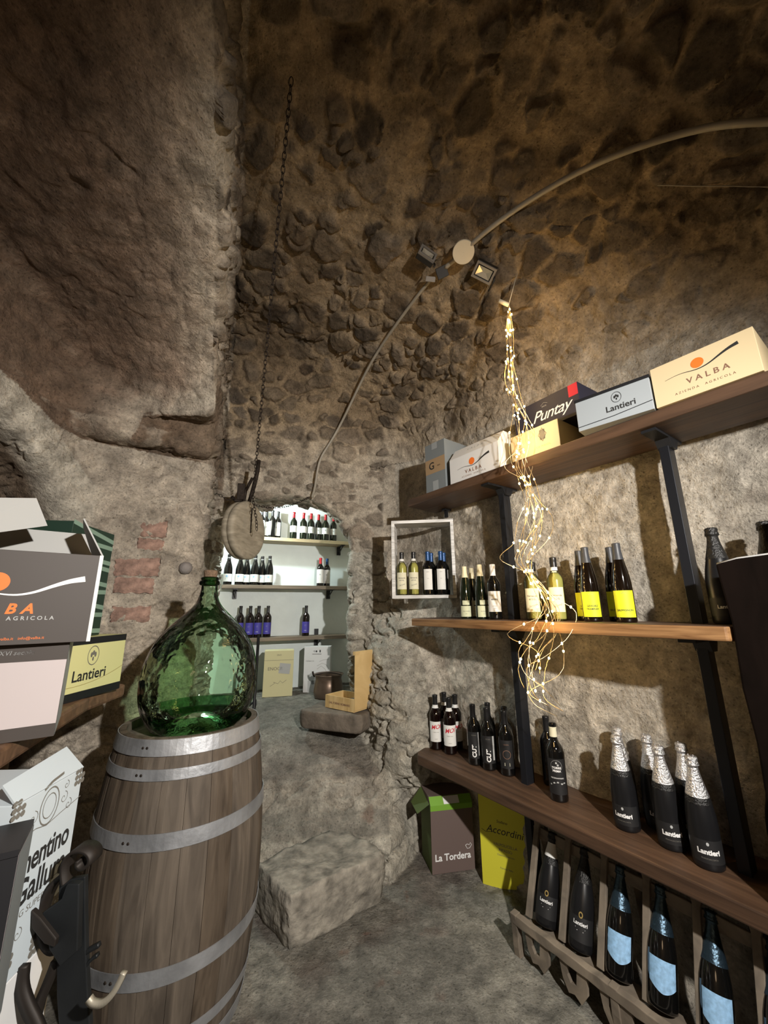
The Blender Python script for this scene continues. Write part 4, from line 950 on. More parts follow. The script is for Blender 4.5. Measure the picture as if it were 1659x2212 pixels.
tc = bottle('bordeaux', 'glass_black', 'glass_black', 'black bottle with white printing, alone right of the left post, lower shelf', [('paper_black', .030, .165, 1.1, None)], neckband=(.245, .285, 'paper_cream'), capz=.24,
            text=[('ink_white', [tx('TORRE', .0115, 0, .006, .0004), tx('PRIMA', .0115, 0, -.006, .0004)], .125), ('paper_grey', [ring2(.022, .0008), disc2(.004, 10, (0, .012)), disc2(.004, 10, (.006, .004))], .138), ('ink_white', [tx('NEGROAMARO', .0075)], .092), ('paper_grey', [stroke2([(-.03, 0), (-.015, .008), (0, .012), (.016, .006), (.03, .010)], .005)], .065)], group=G)
p = set_on(.790, .165, ZL); put(tc, True, p, face_cam(p), size=1.06)
bk = copy_tree(rg); p = set_on(.675, .285, ZL); put(bk, True, p, 1.2, 'dark capped bottle behind the lone bottle with white printing', size=1.02)
sp = bottle('sparkling', 'glass_matt', 'foil', '', [('paper_black', .022, .088, 1.25, None)], capz=.205, text=[('ink_white', [tx('Lantieri', .020, 0, 0, .0009)], .055), ('ink_soft', [tx('FRANCIACORTA', .006)], .036), ('paper_grey', [disc2(.004, 10, (0, 0), 1.3)], .078)], neckband=(.186, .203, 'foil_dark'), group='silver foil sparkling bottles')
for k, (s_, n_, lb) in enumerate(((1.082, .165, 'sparkling wine bottle with silver foil, left front of the six'), (1.235, .165, 'sparkling wine bottle with silver foil, middle front of the six'), (1.350, .140, 'sparkling wine bottle with silver foil, right front of the six'),
                                  (1.030, .280, 'sparkling wine bottle with silver foil, left back of the six'), (1.150, .275, 'sparkling wine bottle with silver foil, middle back of the six'), (1.275, .270, 'sparkling wine bottle with silver foil, right back of the six'))):
    p = set_on(s_, n_, ZL); put(sp, k == 0, p, face_cam(p)+(-.25 if k == 0 else .1), lb, size=1.02)
# dark bottles just right of the right post
for k, (s_, n_) in enumerate(((1.545, .24),)):
    p = set_on(s_, n_, ZL); put(mg, False, p, face_cam(p), 'dark bottle on the lower shelf between the right post and the dark board', G, size=1.08)

# ---- niche
def npos(t, n, k): q = NP(t, n, NZ[k]+.0008); return q
def t_of(u, v, k, hh, n=.10):                     # position along a niche shelf from the sight line to the cap
    r = ray(u, v); kx = r.x/r.y; A = NO.x+n*NN.x; B = NO.y+n*NN.y
    return (kx*B-A)/(ND.x-kx*ND.y)
G = 'red capped bottles on the topmost niche shelf'
rc = bottle('bordeaux', 'glass_green', 'cap_red', '', [('paper_white', .075, .145, 1.3, None)], seg=20, text=[('paper_grey', [disc2(.009, 10), rect2(-.02, .02, -.02, -.016)], .115)], group=G)
tops = [(636, 1101), (657, 1100), (673, 1105), (689, 1104), (704, 1106), (721, 1106)]
ordn = ['leftmost', 'second from left', 'third from left', 'fourth from left', 'fifth from left', 'rightmost']
for k, (u, v) in enumerate(tops):
    n_ = .075 if k % 2 == 0 or k == 1 else .10
    p = npos(t_of(u, v, 0, .3, n_), n_, 0); put(rc, k == 0, p, .15, 'red-capped wine bottle on the topmost niche shelf, %s of six' % ordn[k])
G = 'white labelled bottles on the topmost niche shelf'
wl = bottle('bordeaux', 'glass_black', 'cap_black', '', [('paper_white', .03, .175, 1.2, None)], seg=20, group=G, text=[('paper_grey', [disc2(.008, 10), rect2(-.014, .014, -.05, -.03)], .12)])
for k, (u, n_, lb) in enumerate(((567, .06, 'white-labelled bottle on the topmost niche shelf, beside the wooden disc'), (577, .13, 'white-labelled bottle at the back left of the topmost niche shelf'), (590, .07, 'dark bottle turned sideways on the topmost niche shelf, left of the gap'), (602, .11, 'white-labelled bottle just left of the gap on the topmost niche shelf'))):
    p = npos(t_of(u, 1100, 0, .3, n_), n_, 0); put(wl, k == 0, p, [.1, .3, -1.2, -.1][k], lb)
G = 'drawn label bottles on the middle niche shelf'
bg = bottle('burgundy', 'glass_black', 'cap_black', '', [('paper_white', .030, .105, 1.35, None)], seg=20, group=G, neckband=(.262, .268, 'paper_grey'), text=[('ink_soft', [stroke2([(-.012, -.02), (-.004, 0), (-.010, .015), (.004, .02)], .0022), stroke2([(.004, -.01), (.016, .01), (.010, .02)], .0015)], .07), ('paper_blue', [disc2(.010, 10, (.0, 0))], .082)])
for k, (u, n_, od) in enumerate(((496, .07, 'leftmost of six, above the demijohn neck'), (521, .07, 'second of six'), (535, .13, 'third of six, set back'), (553, .07, 'fourth of six'), (568, .13, 'fifth of six, set back'), (584, .08, 'rightmost of six'))):
    p = npos(t_of(u, 1197, 1, .3, n_), n_, 1); put(bg, k == 0, p, .15, 'drawn-label bottle on the middle niche shelf, %s' % od)
G = 'pair of bottles at the right of the middle niche shelf'
r2 = copy_tree(wl); r2['group'] = G
p = npos(t_of(693, 1200, 1, .3, .07), .07, 1); put(r2, True, p, .1, 'white-labelled bottle with red cap, right part of the middle niche shelf')
for c in r2.children:
    if c.name.startswith('capsule'): c.data = c.data.copy(); c.data.materials[0] = M['cap_red']
r3 = copy_tree(wl); r3['group'] = G
p = npos(t_of(707, 1202, 1, .3, .11), .11, 1); put(r3, True, p, .1, 'white-labelled bottle with blue cap, right part of the middle niche shelf')
for c in r3.children:
    if c.name.startswith('capsule'): c.data = c.data.copy(); c.data.materials[0] = M['cap_blue']
G = 'violet labelled bottles on the lowest niche shelf'
vi = bottle('bordeaux', 'glass_red', 'cap_black', '', [('paper_violet', .030, .140, 1.35, None)], seg=20, group=G, text=[('paper_white', [tx('viola', .012)], .055), ('paper_grey', [ring2(.006, .001)], .105)])
for k, (u, n_, od) in enumerate(((521, .10, 'leftmost, partly behind the demijohn'), (542, .06, 'second from left'), (560, .06, 'third from left'), (580, .07, 'fourth from left'), (662, .07, 'standing alone at the right'))):
    p = npos(t_of(u, 1308, 2, .3, n_), n_, 2); put(vi, k == 0, p, .1, 'violet-labelled bottle on the lowest niche shelf, %s' % od)

# ---- white frame with bottles
fp = Vector((.262, 2.66, EYE+.058)); fa = math.radians(-8)
fr_ = empty('box_frame', fp, 'whitewashed wooden box frame hanging by the corner, with six bottles inside', 'frame', rotz=fa)
W_, H_, D_, t = .215, .535, .17, .022
MB().box(-W_, W_, 0, D_, 0, t).build('bottom_board', 'frame_white', fr_, bevel=.002)
MB().box(-W_, W_, 0, D_, H_-t, H_).build('top_board', 'frame_white', fr_, bevel=.002)
MB().box(-W_, -W_+t, 0, D_, t, H_-t).build('side_board', 'frame_white', fr_, bevel=.002)
MB().box(W_-t, W_, 0, D_, t, H_-t).build('side_board', 'frame_white', fr_, bevel=.002)
Mf = Matrix.Translation(fp) @ Matrix.Rotation(fa, 4, 'Z')
G = 'bottles in the white frame'
for k, (x_, y_, lb) in enumerate(((-.150, .05, 'pale white wine bottle in the white frame, at its left side'), (-.068, .045, 'pale white wine bottle in the white frame, second from left'))):
    q = copy_tree(pw); q['group'] = G; put(q, True, Mf @ Vector((x_, y_, t+.0008)), fa+.05, lb, size=.98)
bb = bottle('bordeaux', 'glass_black', 'cap_blue', '', [('paper_white', .035, .175, .85, None)], group=G, text=[('ink_soft', [tx('ERSTE', .007), rect2(-.016, .016, -.085, -.083), tx('2019', .006, 0, -.045)], .155)])
for k, (x_, y_, a_, lb) in enumerate(((.030, .045, 0, 'blue-capped bottle with tall white label in the white frame, left one'), (.118, .045, 0, 'blue-capped bottle with tall white label in the white frame, right one'), (.052, .123, 1.5, 'dark blue-capped bottle at the back of the white frame, left'), (.140, .123, 1.5, 'dark blue-capped bottle at the back of the white frame, right'))):
    put(bb, k == 0, Mf @ Vector((x_, y_, t+.0008)), fa+a_, lb, size=.98)

# ---- bottle rack on the floor with leaning bottles
rk = empty('bottle_rack', R(0, 0, -1.45), 'old grey wooden bottle rack with notched rails on the floor under the shelving', 'rack', None, ANG)
def bar(p, q, wd, th, nm, mt='rack_wood'):
    """plank from p to q in rack space, width wd across, thickness th"""
    p, q = Vector(p), Vector(q); d = (q-p); L = d.length; d.normalize()
    up = Vector((0, 0, 1)) if abs(d.z) < .8 else Vector((0, 1, 0)); sd = d.cross(up).normalized(); up2 = sd.cross(d)
    T = Matrix.Translation(p) @ Matrix((( d.x, sd.x, up2.x, 0), (d.y, sd.y, up2.y, 0), (d.z, sd.z, up2.z, 0), (0, 0, 0, 1)))
    b = MB(); nseg = max(2, int(L/.04)); vs = []; 
    for i in range(nseg+1):
        jw = 1+.10*math.sin(i*2.3+p.x*9); 
        for (yy, zz_) in ((-th/2, -wd/2*jw), (th/2, -wd/2*jw), (th/2, wd/2*jw), (-th/2, wd/2*jw)): vs.append(T @ Vector((L*i/nseg, yy, zz_)))
    fs = [(i*4+k, i*4+(k+1) % 4, i*4+4+(k+1) % 4, i*4+4+k) for i in range(nseg) for k in range(4)]+[(3, 2, 1, 0), tuple(nseg*4+k for k in range(4))]
    b.add(vs, fs); return b.build(nm, mt, rk, bevel=.003)
TL = math.radians(20)
def lean(s_, n0, z, k): return (s_, n0+math.tan(TL)*k, z+k)      # point k above z on the leaning plane
zr = .14
bar((.63, -.012, zr), (2.35, -.012, zr), .035, .030, 'front_rail')
bar((.63, .055, zr-.025), (2.35, .055, zr-.025), .02, .10, 'foot_board')
bar((.64, .165, .42), (2.35, .165, .42), .045, .014, 'back_rail')
for s_ in (.635, 1.05, 1.55, 2.0):
    bar((s_, .0, .0), (s_, -.012, zr+.02), .032, .03, 'leg')
    bar((s_, .30, .0), (s_, .22, .56), .03, .03, 'leg')
for k in range(11):
    s_ = .665+k*.155
    b = MB(); pts = [(-.014, 0), (.014, 0), (.013, .17), (.012, .33), (.024, .37), (.030, .40), (-.030, .40), (-.024, .37), (-.012, .33), (-.013, .17)]
    T = Matrix.Translation((s_, .035, zr)) @ Matrix.Rotation(-TL, 4, 'X') @ Matrix(((1, 0, 0, 0), (0, 0, 1, 0), (0, 1, 0, 0), (0, 0, 0, 1)))
    b.prism(pts, 0, .016, 0, T); b.build('upright', 'rack_wood', rk, bevel=.002)
    # notched plank below the front rail
    b = MB(); T = Matrix.Translation((s_, -.018, zr-.02)) @ Matrix(((1, 0, 0, 0), (0, 0, 1, 0), (0, 1, 0, 0), (0, 0, 0, 1)))
    if k < 10: b.prism([(.02, 0), (.055, 0), (.050, -.035), (.062, -.055), (.085, -.050), (.092, 0), (.13, 0), (.125, -.06), (.10, -.098), (.075, -.082), (.05, -.09), (.03, -.055)], 0, .014, 0, T); b.build('notched_slat', 'rack_wood', rk)
G = 'leaning bottles in the floor rack'
lan = bottle('sparkling', 'glass_matt', 'foil_dark', '', [('paper_black', .030, .105, 1.2, None)], capz=.21, text=[('ink_white', [tx('Lantieri', .017, 0, 0, .0005), stroke2([(-.018, -.014), (.018, -.014)], .0012), stroke2([(-.012, -.022), (.012, -.022)], .0012)], .085), ('ink_gold', [ring2(.006, .003, 14, (0, 0), 1.4)], .112)], group=G)
blu = bottle('sparkling', 'glass_black', 'foil_blue', '', [('paper_blue', .045, .130, .95, .022)], capz=.195, group=G)
seq = [(lan, .735, 'leftmost leaning bottle in the floor rack, with a pale foil tip'), (lan, .885, 'second leaning bottle in the floor rack, with small gold crest'), (blu, 1.03, 'leaning bottle with pale blue label, third from left in the floor rack'), (blu, 1.17, 'leaning bottle with pale blue label, fourth from left in the floor rack'),
       (blu, 1.32, 'leaning bottle with pale blue label, fifth from left in the floor rack'), (blu, 1.475, 'leaning bottle with pale blue label, sixth from left in the floor rack'), (blu, 1.635, 'last leaning bottle at the lower right corner of the photo')]
for k, (pr_, s_, lb) in enumerate(seq):
    base = R(s_, .060, -1.45+zr+.0)
    rot = (Matrix.Rotation(ANG, 4, 'Z') @ Matrix.Rotation(-TL, 4, 'X') @ Matrix.Rotation(.42, 4, 'Z')).to_euler()
    put(pr_, k in (0, 2), base, 0, lb, tilt=rot, size=1.0)
    if k == 0:
        pass
tip = MB(); tip.lathe([(rad('sparkling', z)+.002, z) for z in np.linspace(.235, .285, 5)], 20); 
tip.build('foil_sleeve', 'paper_white', lan)

# ================================================================ niche: pot, wooden wine box
pc = nf(712, 1500)+Vector((0, -.10, 0)); pz = rests([(pc.x, pc.y), (pc.x-.08, pc.y), (pc.x+.08, pc.y), (pc.x, pc.y-.08)])
pot = empty('copper_pot', (pc.x, pc.y, pz), 'old brown copper pot with a flared rim in the niche, behind the wooden wine box', 'pot')
MB().lathe([(.001, .0), (.115, .0), (.13, .02), (.135, .06), (.128, .12), (.118, .16), (.122, .185), (.138, .20), (.134, .203), (.116, .186), (.112, .16), (.122, .12), (.128, .06), (.122, .02), (.001, .012)], 40).build('pot_body', 'copper_pot', pot)
b = MB(); b.tube([(-.125+.25*k/12, -.02, .195+.018*math.sin(math.pi*k/12)) for k in range(13)], .005, 6); b.tube([(-.125, -.02, .18), (-.14, -.02, .205), (-.145, -.02, .225)], .009, 8); b.build('handle', 'old_iron', pot)
wo = Vector((-.445, 3.135, 0)); WA = -.66; wb = empty('wine_crate', (wo.x, wo.y, SLAB_Z), 'open pine wine crate with its lid standing up, on the brown slab in the niche', 'crate', rotz=WA)
L_, D2, h2, t = .285, .19, .085, .008
MB().box(0, L_, 0, D2, 0, t).build('bottom', 'pine', wb)
MB().box(0, L_, 0, t, t, h2).build('front_board', 'pine', wb, bevel=.001); MB().box(0, L_, D2-t, D2, t, h2).build('back_board', 'pine', wb, bevel=.001)
MB().box(0, t, t, D2-t, t, h2).build('side_board', 'pine', wb, bevel=.001); MB().box(L_-t, L_, t, D2-t, t, h2).build('side_board', 'pine', wb, bevel=.001)
decal('lettering', 'ink_bronze', [sh(text_mesh('DAL FORNO ROMANO', .020, .0006), 0, 0)], wb, ((L_/2, 0, h2/2-.005), (1, 0, 0), (0, 0, 1)))
b = MB(); b.box(L_+.001, L_+.009, 0, D2, .01, .375); lid = b.build('lid', 'pine', wb, bevel=.001)
b = MB(); b.box(L_-.014, L_+.010, -.001, D2+.001, .375, .40); b.build('lid_edge', 'pine', lid)
b = MB(); b.box(L_-.008, L_+.001, D2-.009, D2, h2, .375); b.build('lid_batten', 'pine', lid)
decal('lid_lettering', 'ink_bronze', [sh(text_mesh('ROMANO', .022, .0004), 0, .05), sh(emblem(.016)[0], 0, .11), stroke2([(-.05, .02), (.05, .02)], .002)], lid, ((L_+.001, D2/2, .22), (0, -1, 0), (0, 0, 1)))
o = rock_block('dark_stone', [Vector((0, 0, 0)), Vector((.13, 0, 0)), Vector((.13, .07, 0)), Vector((0, .07, 0))], 0, .045, 'block_stone', 820, .008, 10, .12)
o.data.materials[0] = M['slab']; Mw = Matrix.Translation((wo.x, wo.y, SLAB_Z)) @ Matrix.Rotation(WA, 4, 'Z')
o.location = Mw @ Vector((.16, .10, t+.001)); o.rotation_euler = (0, 0, .5); tag(o, 'dark grey stone lying inside the open pine wine crate', 'stone')

# ================================================================ hanging wooden disc, iron strap, chains
pc = Vector((-.985, 2.70, EYE+.535)); ax = math.radians(-14)
disc = empty('wooden_pulley', pc, 'thick weathered wooden disc hanging on a chain left of the niche opening', 'pulley', rotz=ax)
Rx = Matrix.Rotation(math.pi/2, 4, 'Y')
pf = [(.001, -.045), (.188, -.045), (.200, -.036), (.203, -.012), (.196, -.004), (.196, .002), (.203, .008), (.205, .034), (.196, .045), (.180, .050), (.150, .046), (.001, .050)]
MB().lathe(pf, 56, T=Rx).build('wheel', 'pulley_wood', disc)
b = MB(); b.box(.050, .054, -.004, .004, -.02, .16); b.build('crack', 'old_iron', disc)
sp_ = empty('iron_strap', pc+Vector((0, 0, .19)), 'rusty iron fork and hook above the wooden disc', 'hook', rotz=.2)
b = MB(); b.tube([(.02, 0, .02), (.045, 0, .14), (.062, 0, .26), (.066, 0, .34)], .015, 6, taper=[.8, 1, 1, .9]); b.tube([(-.02, 0, -.02), (-.01, 0, .10), (.03, 0, .20)], .012, 6)
b.build('fork', 'old_iron', sp_)
b = MB(); b.box(-.065, -.015, -.02, .02, .03, .15); b.build('block', 'old_iron', sp_, bevel=.004)
b = MB(); b.tube([(-.03, 0, .03), (-.07, -.01, .02), (-.10, -.01, .05)], .012, 6); b.build('spike', 'old_iron', sp_)
def chain(pts, label, pitch=.026, r=.0022, sag=0):
    P_ = [Vector(p) for p in pts]; L = [0]
    for a, c in zip(P_, P_[1:]): L.append(L[-1]+(c-a).length)
    n = int(L[-1]/pitch); b = MB(); base = P_[0]
    for i in range(n):
        t = (i+.5)*pitch
        j = max(k for k in range(len(L)) if L[k] <= t); j = min(j, len(P_)-2); f = (t-L[j])/(L[j+1]-L[j]); c = P_[j].lerp(P_[j+1], f)
        d = (P_[j+1]-P_[j]).normalized(); q = d.to_track_quat('X', 'Z').to_matrix().to_4x4()
        T = Matrix.Translation(c-base) @ q @ Matrix.Rotation((i % 2)*math.pi/2+.4, 4, 'X')
        b.tube([T @ Vector((pitch*.68*math.cos(a), pitch*.38*math.sin(a), 0)) for a in np.linspace(0, 2*math.pi, 11)], r, 5, cap=False)
    o = b.build('chain', 'old_iron', None, base); tag(o, label, 'chain'); return o
ch, cn = hit(629, 165); bot = Vector((-.905, 2.60, EYE+.74))
c1 = chain([ch+cn*.01, bot, bot+Vector((.045, -.03, -.16)), bot+Vector((.055, -.03, -.25))], 'long rusty chain running from the vault down to the wooden disc', .024, .0021)
a0, an = hit(462, 1066); a2 = pc+Vector((-.05, -.02, .235)); mid_ = (a0+a2)/2-Vector((0, 0, .03))
chain([a0+an*.02, mid_+an*.01, a2], 'short rusty chain hooked to the pier, left of the wooden disc', .020, .0019)
a0 = pc+Vector((.03, -.02, .19)); a2, an = hit(668, 1074); pts = [a0.lerp(a2+an*.02, k/8)-Vector((0, 0, .06*math.sin(math.pi*k/8))) for k in range(9)]
chain(pts, 'rusty chain sagging across the top of the niche opening', .022, .0020)

# ================================================================ conduit, lamps and cables on the vault
def on_rock(u, v, off): p, nn = hit(u, v); r = ray(u, v).normalized(); return p - r*off
def smooth_pts(P_, it=2):
    for _ in range(it):
        Q_ = [P_[0]]
        for a, c in zip(P_, P_[1:]): Q_ += [a.lerp(c, .25), a.lerp(c, .75)]
        P_ = Q_+[P_[-1]]
    return P_
def conduit(uvs, r, off, label):
    P_ = smooth_pts([on_rock(u, v, off) for u, v in uvs]); base = P_[0]
    for _ in range(6): P_ = [P_[0]]+[(P_[i-1]+P_[i]*2+P_[i+1])/4 for i in range(1, len(P_)-1)]+[P_[-1]]
    o = MB().tube([p-base for p in P_], r, 10).build('conduit', 'pipe_pvc', None, base); return tag(o, label, 'pipe')
conduit([(674, 1074), (682, 1052), (686, 1000), (700, 975), (725, 940), (760, 868), (800, 780), (850, 708), (900, 640), (932, 602)], .0105, .05, 'pale conduit pipe climbing from the niche up to the junction box')
conduit([(962, 578), (1000, 545), (1050, 497), (1130, 440), (1220, 385), (1320, 336), (1420, 303), (1500, 280), (1580, 265), (1700, 262)], .0125, .06, 'pale conduit pipe crossing the vault from the round cover to the right edge')
p = on_rock(1001, 545, .09); rd = (Vector((0, 0, EYE))-p).normalized()
cv = MB(); T = rd.to_track_quat('Z', 'Y').to_matrix().to_4x4() @ Matrix.Rotation(.25, 4, 'X'); cv.lathe([(.001, -.035), (.052, -.035), (.058, -.010), (.058, .0), (.056, .003), (.001, .004)], 40, T=T, smooth=False)
o = cv.build('junction_cover', 'plastic_cream', None, p); tag(o, 'round cream junction box cover on the vault, where the pipes meet', 'cover')
def floodlight(u, v, off, sz, rx, label, lit=0, roll=0):
    p = on_rock(u, v, off); fw = (Vector((0, 0, EYE))-p).normalized(); q = fw.to_track_quat('Z', 'Y')
    root = bpy.data.objects.new('floodlight', None); COL.objects.link(root); root.location = p
    root.rotation_euler = (q.to_matrix().to_4x4() @ Matrix.Rotation(roll, 4, 'Z') @ Matrix.Rotation(rx[0], 4, 'X') @ Matrix.Rotation(rx[1], 4, 'Y')).to_euler()
    tag(root, label, 'lamp', 'floodlights on the vault')
    w2, h2_ = sz; b = MB()
    b.box(-w2, w2, -h2_, h2_, -.045, -.012); b.build('housing', 'lamp_black', root, bevel=.004)
    b = MB(); fw_ = .011
    for (x0, x1, y0, y1) in ((-w2, w2, h2_-fw_, h2_), (-w2, w2, -h2_, -h2_+fw_), (-w2, -w2+fw_, -h2_+fw_, h2_-fw_), (w2-fw_, w2, -h2_+fw_, h2_-fw_)): b.box(x0, x1, y0, y1, -.012, .0)
    b.build('front_frame', 'lamp_grey', root)
    a, c = w2-fw_-.006, h2_-fw_-.006
    MB().add([(-a, -c, -.003), (a, -c, -.003), (a, c, -.003), (-a, c, -.003), (-a*.25, 0, -.011), (a*.25, 0, -.011)], [(0, 1, 5, 4), (1, 2, 5), (2, 3, 4, 5), (3, 0, 4)]).build('reflector', 'reflector', root)
    b = MB(); b.tube([(w2+.004, 0, -.03), (w2+.012, -.02, -.02), (w2+.010, -h2_-.03, .0)], .005, 6); b.build('bracket', 'lamp_black', root)
    return root
floodlight(1045, 590, .10, (.058, .042), (.35, .0), 'square floodlight right of the round cover, its reflector facing down', roll=-.62)
floodlight(925, 546, .11, (.050, .034), (-.95, .1), 'tilted floodlight left of the round cover, seen edge-on', roll=-.55)
p = on_rock(930, 603, .10); q = (Vector((0, 0, EYE))-p).normalized().to_track_quat('Z', 'Y').to_matrix().to_4x4() @ Matrix.Rotation(-.2, 4, 'Z')
b = MB(); b.box(-.028, .028, -.014, .014, -.03, 0, T=q); o = b.build('sensor_box', 'lamp_grey', None, p, bevel=.002); tag(o, 'small grey rectangular box at the end of the lower pipe, under the tilted floodlight', 'box')
p = on_rock(955, 588, .09); b = MB(); b.box(-.032, .032, -.030, .030, -.035, -.004, T=q @ Matrix.Rotation(.5, 4, 'Z')); o = b.build('mounting_bracket', 'lamp_black', None, p, bevel=.003); tag(o, 'dark mounting box between the tilted floodlight and the pipe', 'bracket')
P_ = [on_rock(u, v, .02) for u, v in ((1420, 400), (1500, 402), (1580, 402), (1659, 404), (1720, 406))]
b = MB(); b.tube([p-P_[0] for p in P_], .0022, 6); o = b.build('cable', 'pipe_pvc', None, P_[0]); tag(o, 'thin cable running along the vault below the right conduit', 'cable')

# ================================================================ fairy lights
LX, LY = .617, 1.79
fl_ = empty('fairy_lights', (LX, LY, EYE+.6), 'bundle of warm fairy lights hanging from the vault in front of the shelving', 'lights')
hk, hn = hit(1117, 590)
path = [(1101, 668, 3), (1101, 720, 9), (1102, 775, 9), (1102, 820, 13), (1112, 865, 13), (1124, 905, 22), (1128, 950, 27), (1127, 1000, 30), (1138, 1040, 22), (1150, 1080, 20), (1156, 1120, 33), (1148, 1165, 40), (1135, 1205, 30), (1145, 1240, 10), (1172, 1285, 16), (1182, 1325, 26), (1168, 1370, 32), (1150, 1410, 34), (1150, 1450, 36), (1168, 1490, 42), (1195, 1520, 38), (1222, 1540, 22)]
rng = random.Random(11)
def lp(u, v, dy): r = ray(u, v); y = LY+dy; k = y/r.y; return Vector((r.x*k-LX, dy, r.z*k-.6))
NSTR = 11; bulbs = []
for sidx in range(NSTR):
    ph = rng.uniform(0, 6.28); f1_ = rng.uniform(.5, 1.0); amp = rng.choice((.5, .8, 1.0, 1.15)); side = rng.uniform(-1, 1); end = rng.choice((19, 20, 21, 22))
    pts = []
    for i, (u, v, ww) in enumerate(path[:end]):
        o_ = (side*.55+.75*math.sin(i*f1_+ph))*amp*ww
        if sidx == 0 and i == 12: o_ = -55
        if sidx == 0 and i in (7, 10, 11): o_ = -38
        if sidx == 1 and i in (14, 15, 16, 17): o_ = (25, 62, 60, 30)[i-14]
        if sidx == 2 and i == 16: o_ = -72
        if sidx == 3 and i in (16, 17, 18): o_ = (40, 68, 58)[i-16]
        pts.append(lp(u+o_, v+rng.uniform(-8, 8), (.05*math.cos(i*f1_*.9+ph*2)+side*.02)*min(1, ww/25)))
    cr = []
    for i in range(len(pts)-1):
        p0, p1, p2, p3 = pts[max(i-1, 0)], pts[i], pts[i+1], pts[min(i+2, len(pts)-1)]
        for k in range(6):
            t = k/6; cr.append(.5*((2*p1)+(p2-p0)*t+(2*p0-5*p1+4*p2-p3)*t*t+(3*p1-p0-3*p2+p3)*t**3)+Vector((rng.uniform(-1, 1), rng.uniform(-1, 1), 0))*.0012)
    cr.append(pts[-1]); MB().tube(cr, .0014, 5).build('wire', 'wire', fl_)
    step = rng.uniform(.145, .175); acc = rng.uniform(0, .1); 
    for a, c in zip(cr, cr[1:]):
        acc += (c-a).length
        if acc > step: bulbs.append(c); acc = 0
bulbs += [lp(1101, 668, 0), lp(1098, 674, .004), lp(1105, 679, -.004)]
bm_ = None
for i, p in enumerate(bulbs[:100]):
    if bm_ is None:
        bm_ = MB().lathe([(.0002, -.0056), (.0034, -.004), (.0042, 0), (.0034, .004), (.0002, .0056)], 8).build('bulb', 'bulb', fl_, p)
    else:
        c = bm_.copy(); COL.objects.link(c); c.parent = fl_; c.location = p
if len(bulbs) > 100:
    b = MB()
    for p in bulbs[100:]: b.lathe([(.0002, -.0056), (.0034, -.004), (.0042, 0), (.0034, .004), (.0002, .0056)], 6, c=p)
    o = b.build('bulb', 'bulb', fl_); o['kind'] = 'stuff'
pk = lp(1088, 655, 0); hkp = hk-Vector((LX, LY, EYE+.6))
b = MB(); b.tube([lp(1078, 650, 0), lp(1099, 659, 0)], .011, 10); b.build('battery_case', 'plastic_cream', fl_)
b = MB(); b.tube([hkp, lp(1099, 658, 0)], .0022, 6); b.tube([lp(1099, 658, 0), lp(1101, 668, 0)], .002, 6); b.build('cord', 'plastic_cream', fl_)
for (u, v, e) in ((1101, 690, 1.1), (1104, 800, 1.3), (1128, 930, .7), (1150, 1100, 1.2), (1170, 1290, 1.2), (1175, 1480, 1.3)):
    q = lp(u, v, -.02)+Vector((LX, LY, EYE+.6)); light('fairy_glow', 'POINT', q, e, (1.0, .62, .24), shadow_soft_size=.05)

# ================================================================ wrought iron at the left and behind the barrel
ir = empty('iron_stand', (-.66, 1.02, gz), 'dark wrought iron stand with a scroll top and curled hooks, in front of the barrel', 'stand')
def il(u, v, y=1.02): r = ray(u, v); k = y/r.y; return Vector((r.x*k+.66, y-1.02, r.z*k+EYE-gz))
def flat(pts, wd, th, nm, mt='iron_grey'):
    b = MB(); vs = []; n = len(pts)
    for i, p in enumerate(pts):
        d = (pts[min(i+1, n-1)]-pts[max(i-1, 0)]).normalized(); sd = d.cross(Vector((0, 1, 0))).normalized(); w_ = wd[i] if isinstance(wd, list) else wd
        for (a_, c2) in ((-1, -1), (1, -1), (1, 1), (-1, 1)): vs.append(p+sd*w_/2*a_+Vector((0, 1, 0))*th/2*c2)
    fs = [(i*4+k, i*4+(k+1) % 4, i*4+4+(k+1) % 4, i*4+4+k) for i in range(n-1) for k in range(4)]+[(3, 2, 1, 0), tuple((n-1)*4+k for k in range(4))]
    b.add(vs, fs); return b.build(nm, mt, ir, bevel=.002)
base_ = Vector((.04, 0, 0))
flat([il(160, 1895), il(158, 1960), il(158, 2050), il(160, 2140), il(165, 2212), Vector((il(165, 2212).x, 0, .02))], [.055, .058, .060, .062, .062, .062], .012, 'flat_bar')
sp2 = [il(u, v, 1.0) for u, v in ((150, 1900), (146, 1872), (152, 1846), (170, 1829), (192, 1828), (206, 1840), (205, 1857), (190, 1868), (178, 1862), (180, 1850))]
b = MB(); 
vs = []; n = len(sp2)
def ribbon(pts, depth, th, nm, mt):
    pts = smooth_pts(pts, 2); b = MB(); vs = []; n = len(pts)
    for i, p in enumerate(pts):
        d = (pts[min(i+1, n-1)]-pts[max(i-1, 0)]).normalized(); nn = d.cross(Vector((0, 1, 0))).normalized()
        for (a_, c2) in ((-1, -1), (1, -1), (1, 1), (-1, 1)): vs.append(p+nn*th/2*a_+Vector((0, 1, 0))*depth/2*c2)
    fs = [(i*4+k, i*4+(k+1) % 4, i*4+4+(k+1) % 4, i*4+4+k) for i in range(n-1) for k in range(4)]+[(3, 2, 1, 0), tuple((n-1)*4+k for k in range(4))]
    b.add(vs, fs, 0, True); return b.build(nm, mt, ir)
ribbon(sp2, .040, .006, 'scroll', 'iron_dark')
ribbon([il(u, v) for u, v in ((160, 2010), (140, 2040), (118, 2050), (100, 2030), (88, 1995), (96, 1950), (118, 1905), (150, 1878), (165, 1876))], .030, .010, 'curved_arm', 'iron_dark')
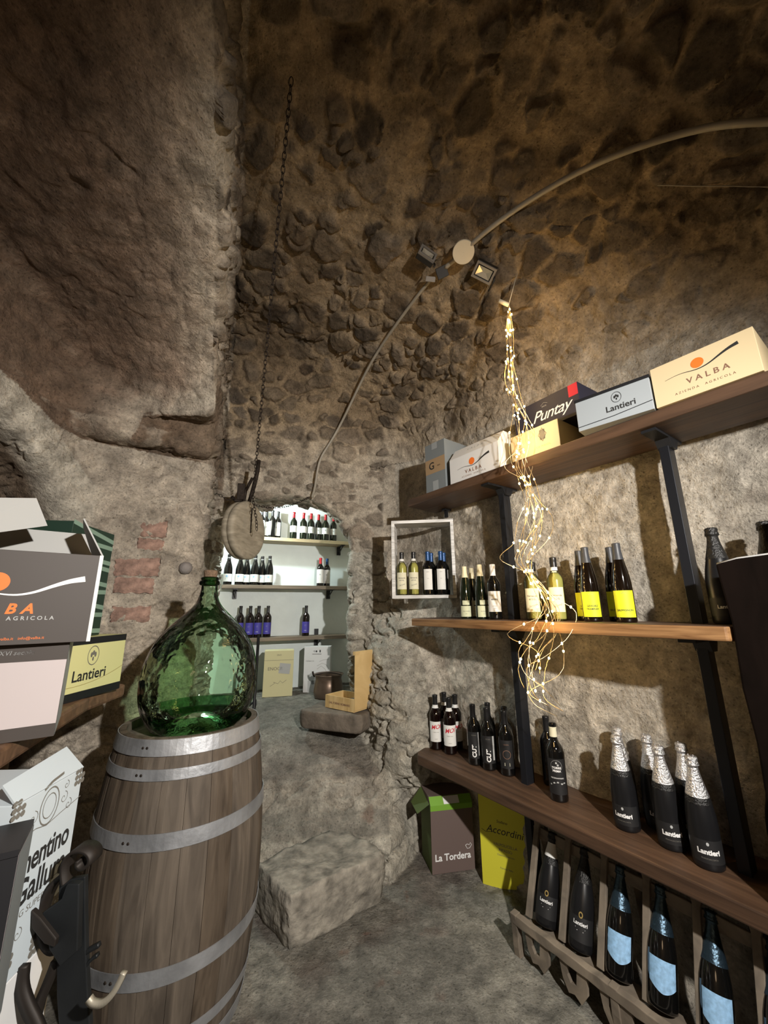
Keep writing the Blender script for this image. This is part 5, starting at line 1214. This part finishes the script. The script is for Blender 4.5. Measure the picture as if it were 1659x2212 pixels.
def plate(uvs, y, th, nm, mt):
    P_ = [il(u, v, y) for u, v in uvs]; n = len(P_); b = MB()
    b.add([p-Vector((0, th/2, 0)) for p in P_]+[p+Vector((0, th/2, 0)) for p in P_], [tuple(range(n)), tuple(range(n, 2*n))[::-1]]+[(i, n+i, n+(i+1) % n, (i+1) % n) for i in range(n)])
    return b.build(nm, mt, ir, bevel=.002)
plate([(97, 1968), (138, 1938), (150, 1905), (176, 1905), (172, 2050), (135, 2082), (112, 2045)], .995, .014, 'wide_plate', 'iron_grey')
plate([(72, 1962), (90, 1978), (126, 2024), (122, 2042), (100, 2034), (74, 2002)], .985, .012, 'narrow_plate', 'iron_dark')
ribbon([il(u, v, .98) for u, v in ((50, 2085), (45, 2130), (60, 2175), (80, 2212), (105, 2290), (130, 2380))], .012, .022, 'curved_leg', 'iron_dark')
ribbon([il(u, v) for u, v in ((122, 2075), (105, 2120), (85, 2165), (75, 2210), (70, 2290), (68, 2380))], .012, .016, 'curved_leg', 'iron_dark')
ribbon([il(u, v, .95) for u, v in ((192, 2156), (200, 2168), (222, 2168), (246, 2145), (262, 2115), (268, 2100))], .010, .010, 'hook', 'iron_bare')
ribbon([il(u, v) for u, v in ((165, 2070), (195, 2050), (215, 2040))], .01, .008, 'hook', 'iron_grey')
ribbon([il(u, v) for u, v in ((168, 2110), (200, 2068), (212, 2062))], .01, .006, 'hook', 'iron_grey')
wi = empty('wine_bracket', (-.72, 2.33, floor_z(-.72, 2.33)), 'iron stand with small curled hooks, peeking out right behind the barrel', 'stand')
wl0 = wi.location.copy()
b = MB(); b.tube([(0, 0, .001), (0, 0, EYE-.14-wl0.z)], .008, 8); b.build('pole', 'iron_grey', wi)
for k, (u, v) in enumerate(((545, 1512), (547, 1528), (551, 1575), (549, 1606))):
    r = ray(u, v); y = 2.33; kk = y/r.y; p = Vector((r.x*kk, 0, r.z*kk+EYE))-Vector((wl0.x, 0, wl0.z))
    b = MB(); b.tube([Vector((0, 0, p.z-.01)), p+Vector((-.04, 0, -.03)), p+Vector((-.012, 0, -.028)), p+Vector((.008, 0, -.010)), p+Vector((.014, 0, .015)), p+Vector((.014, 0, .04))], .0035, 6, taper=[1, 1.2, 1.5, 1.3, 1, .5])
    b.build('hook', 'iron_grey', wi)
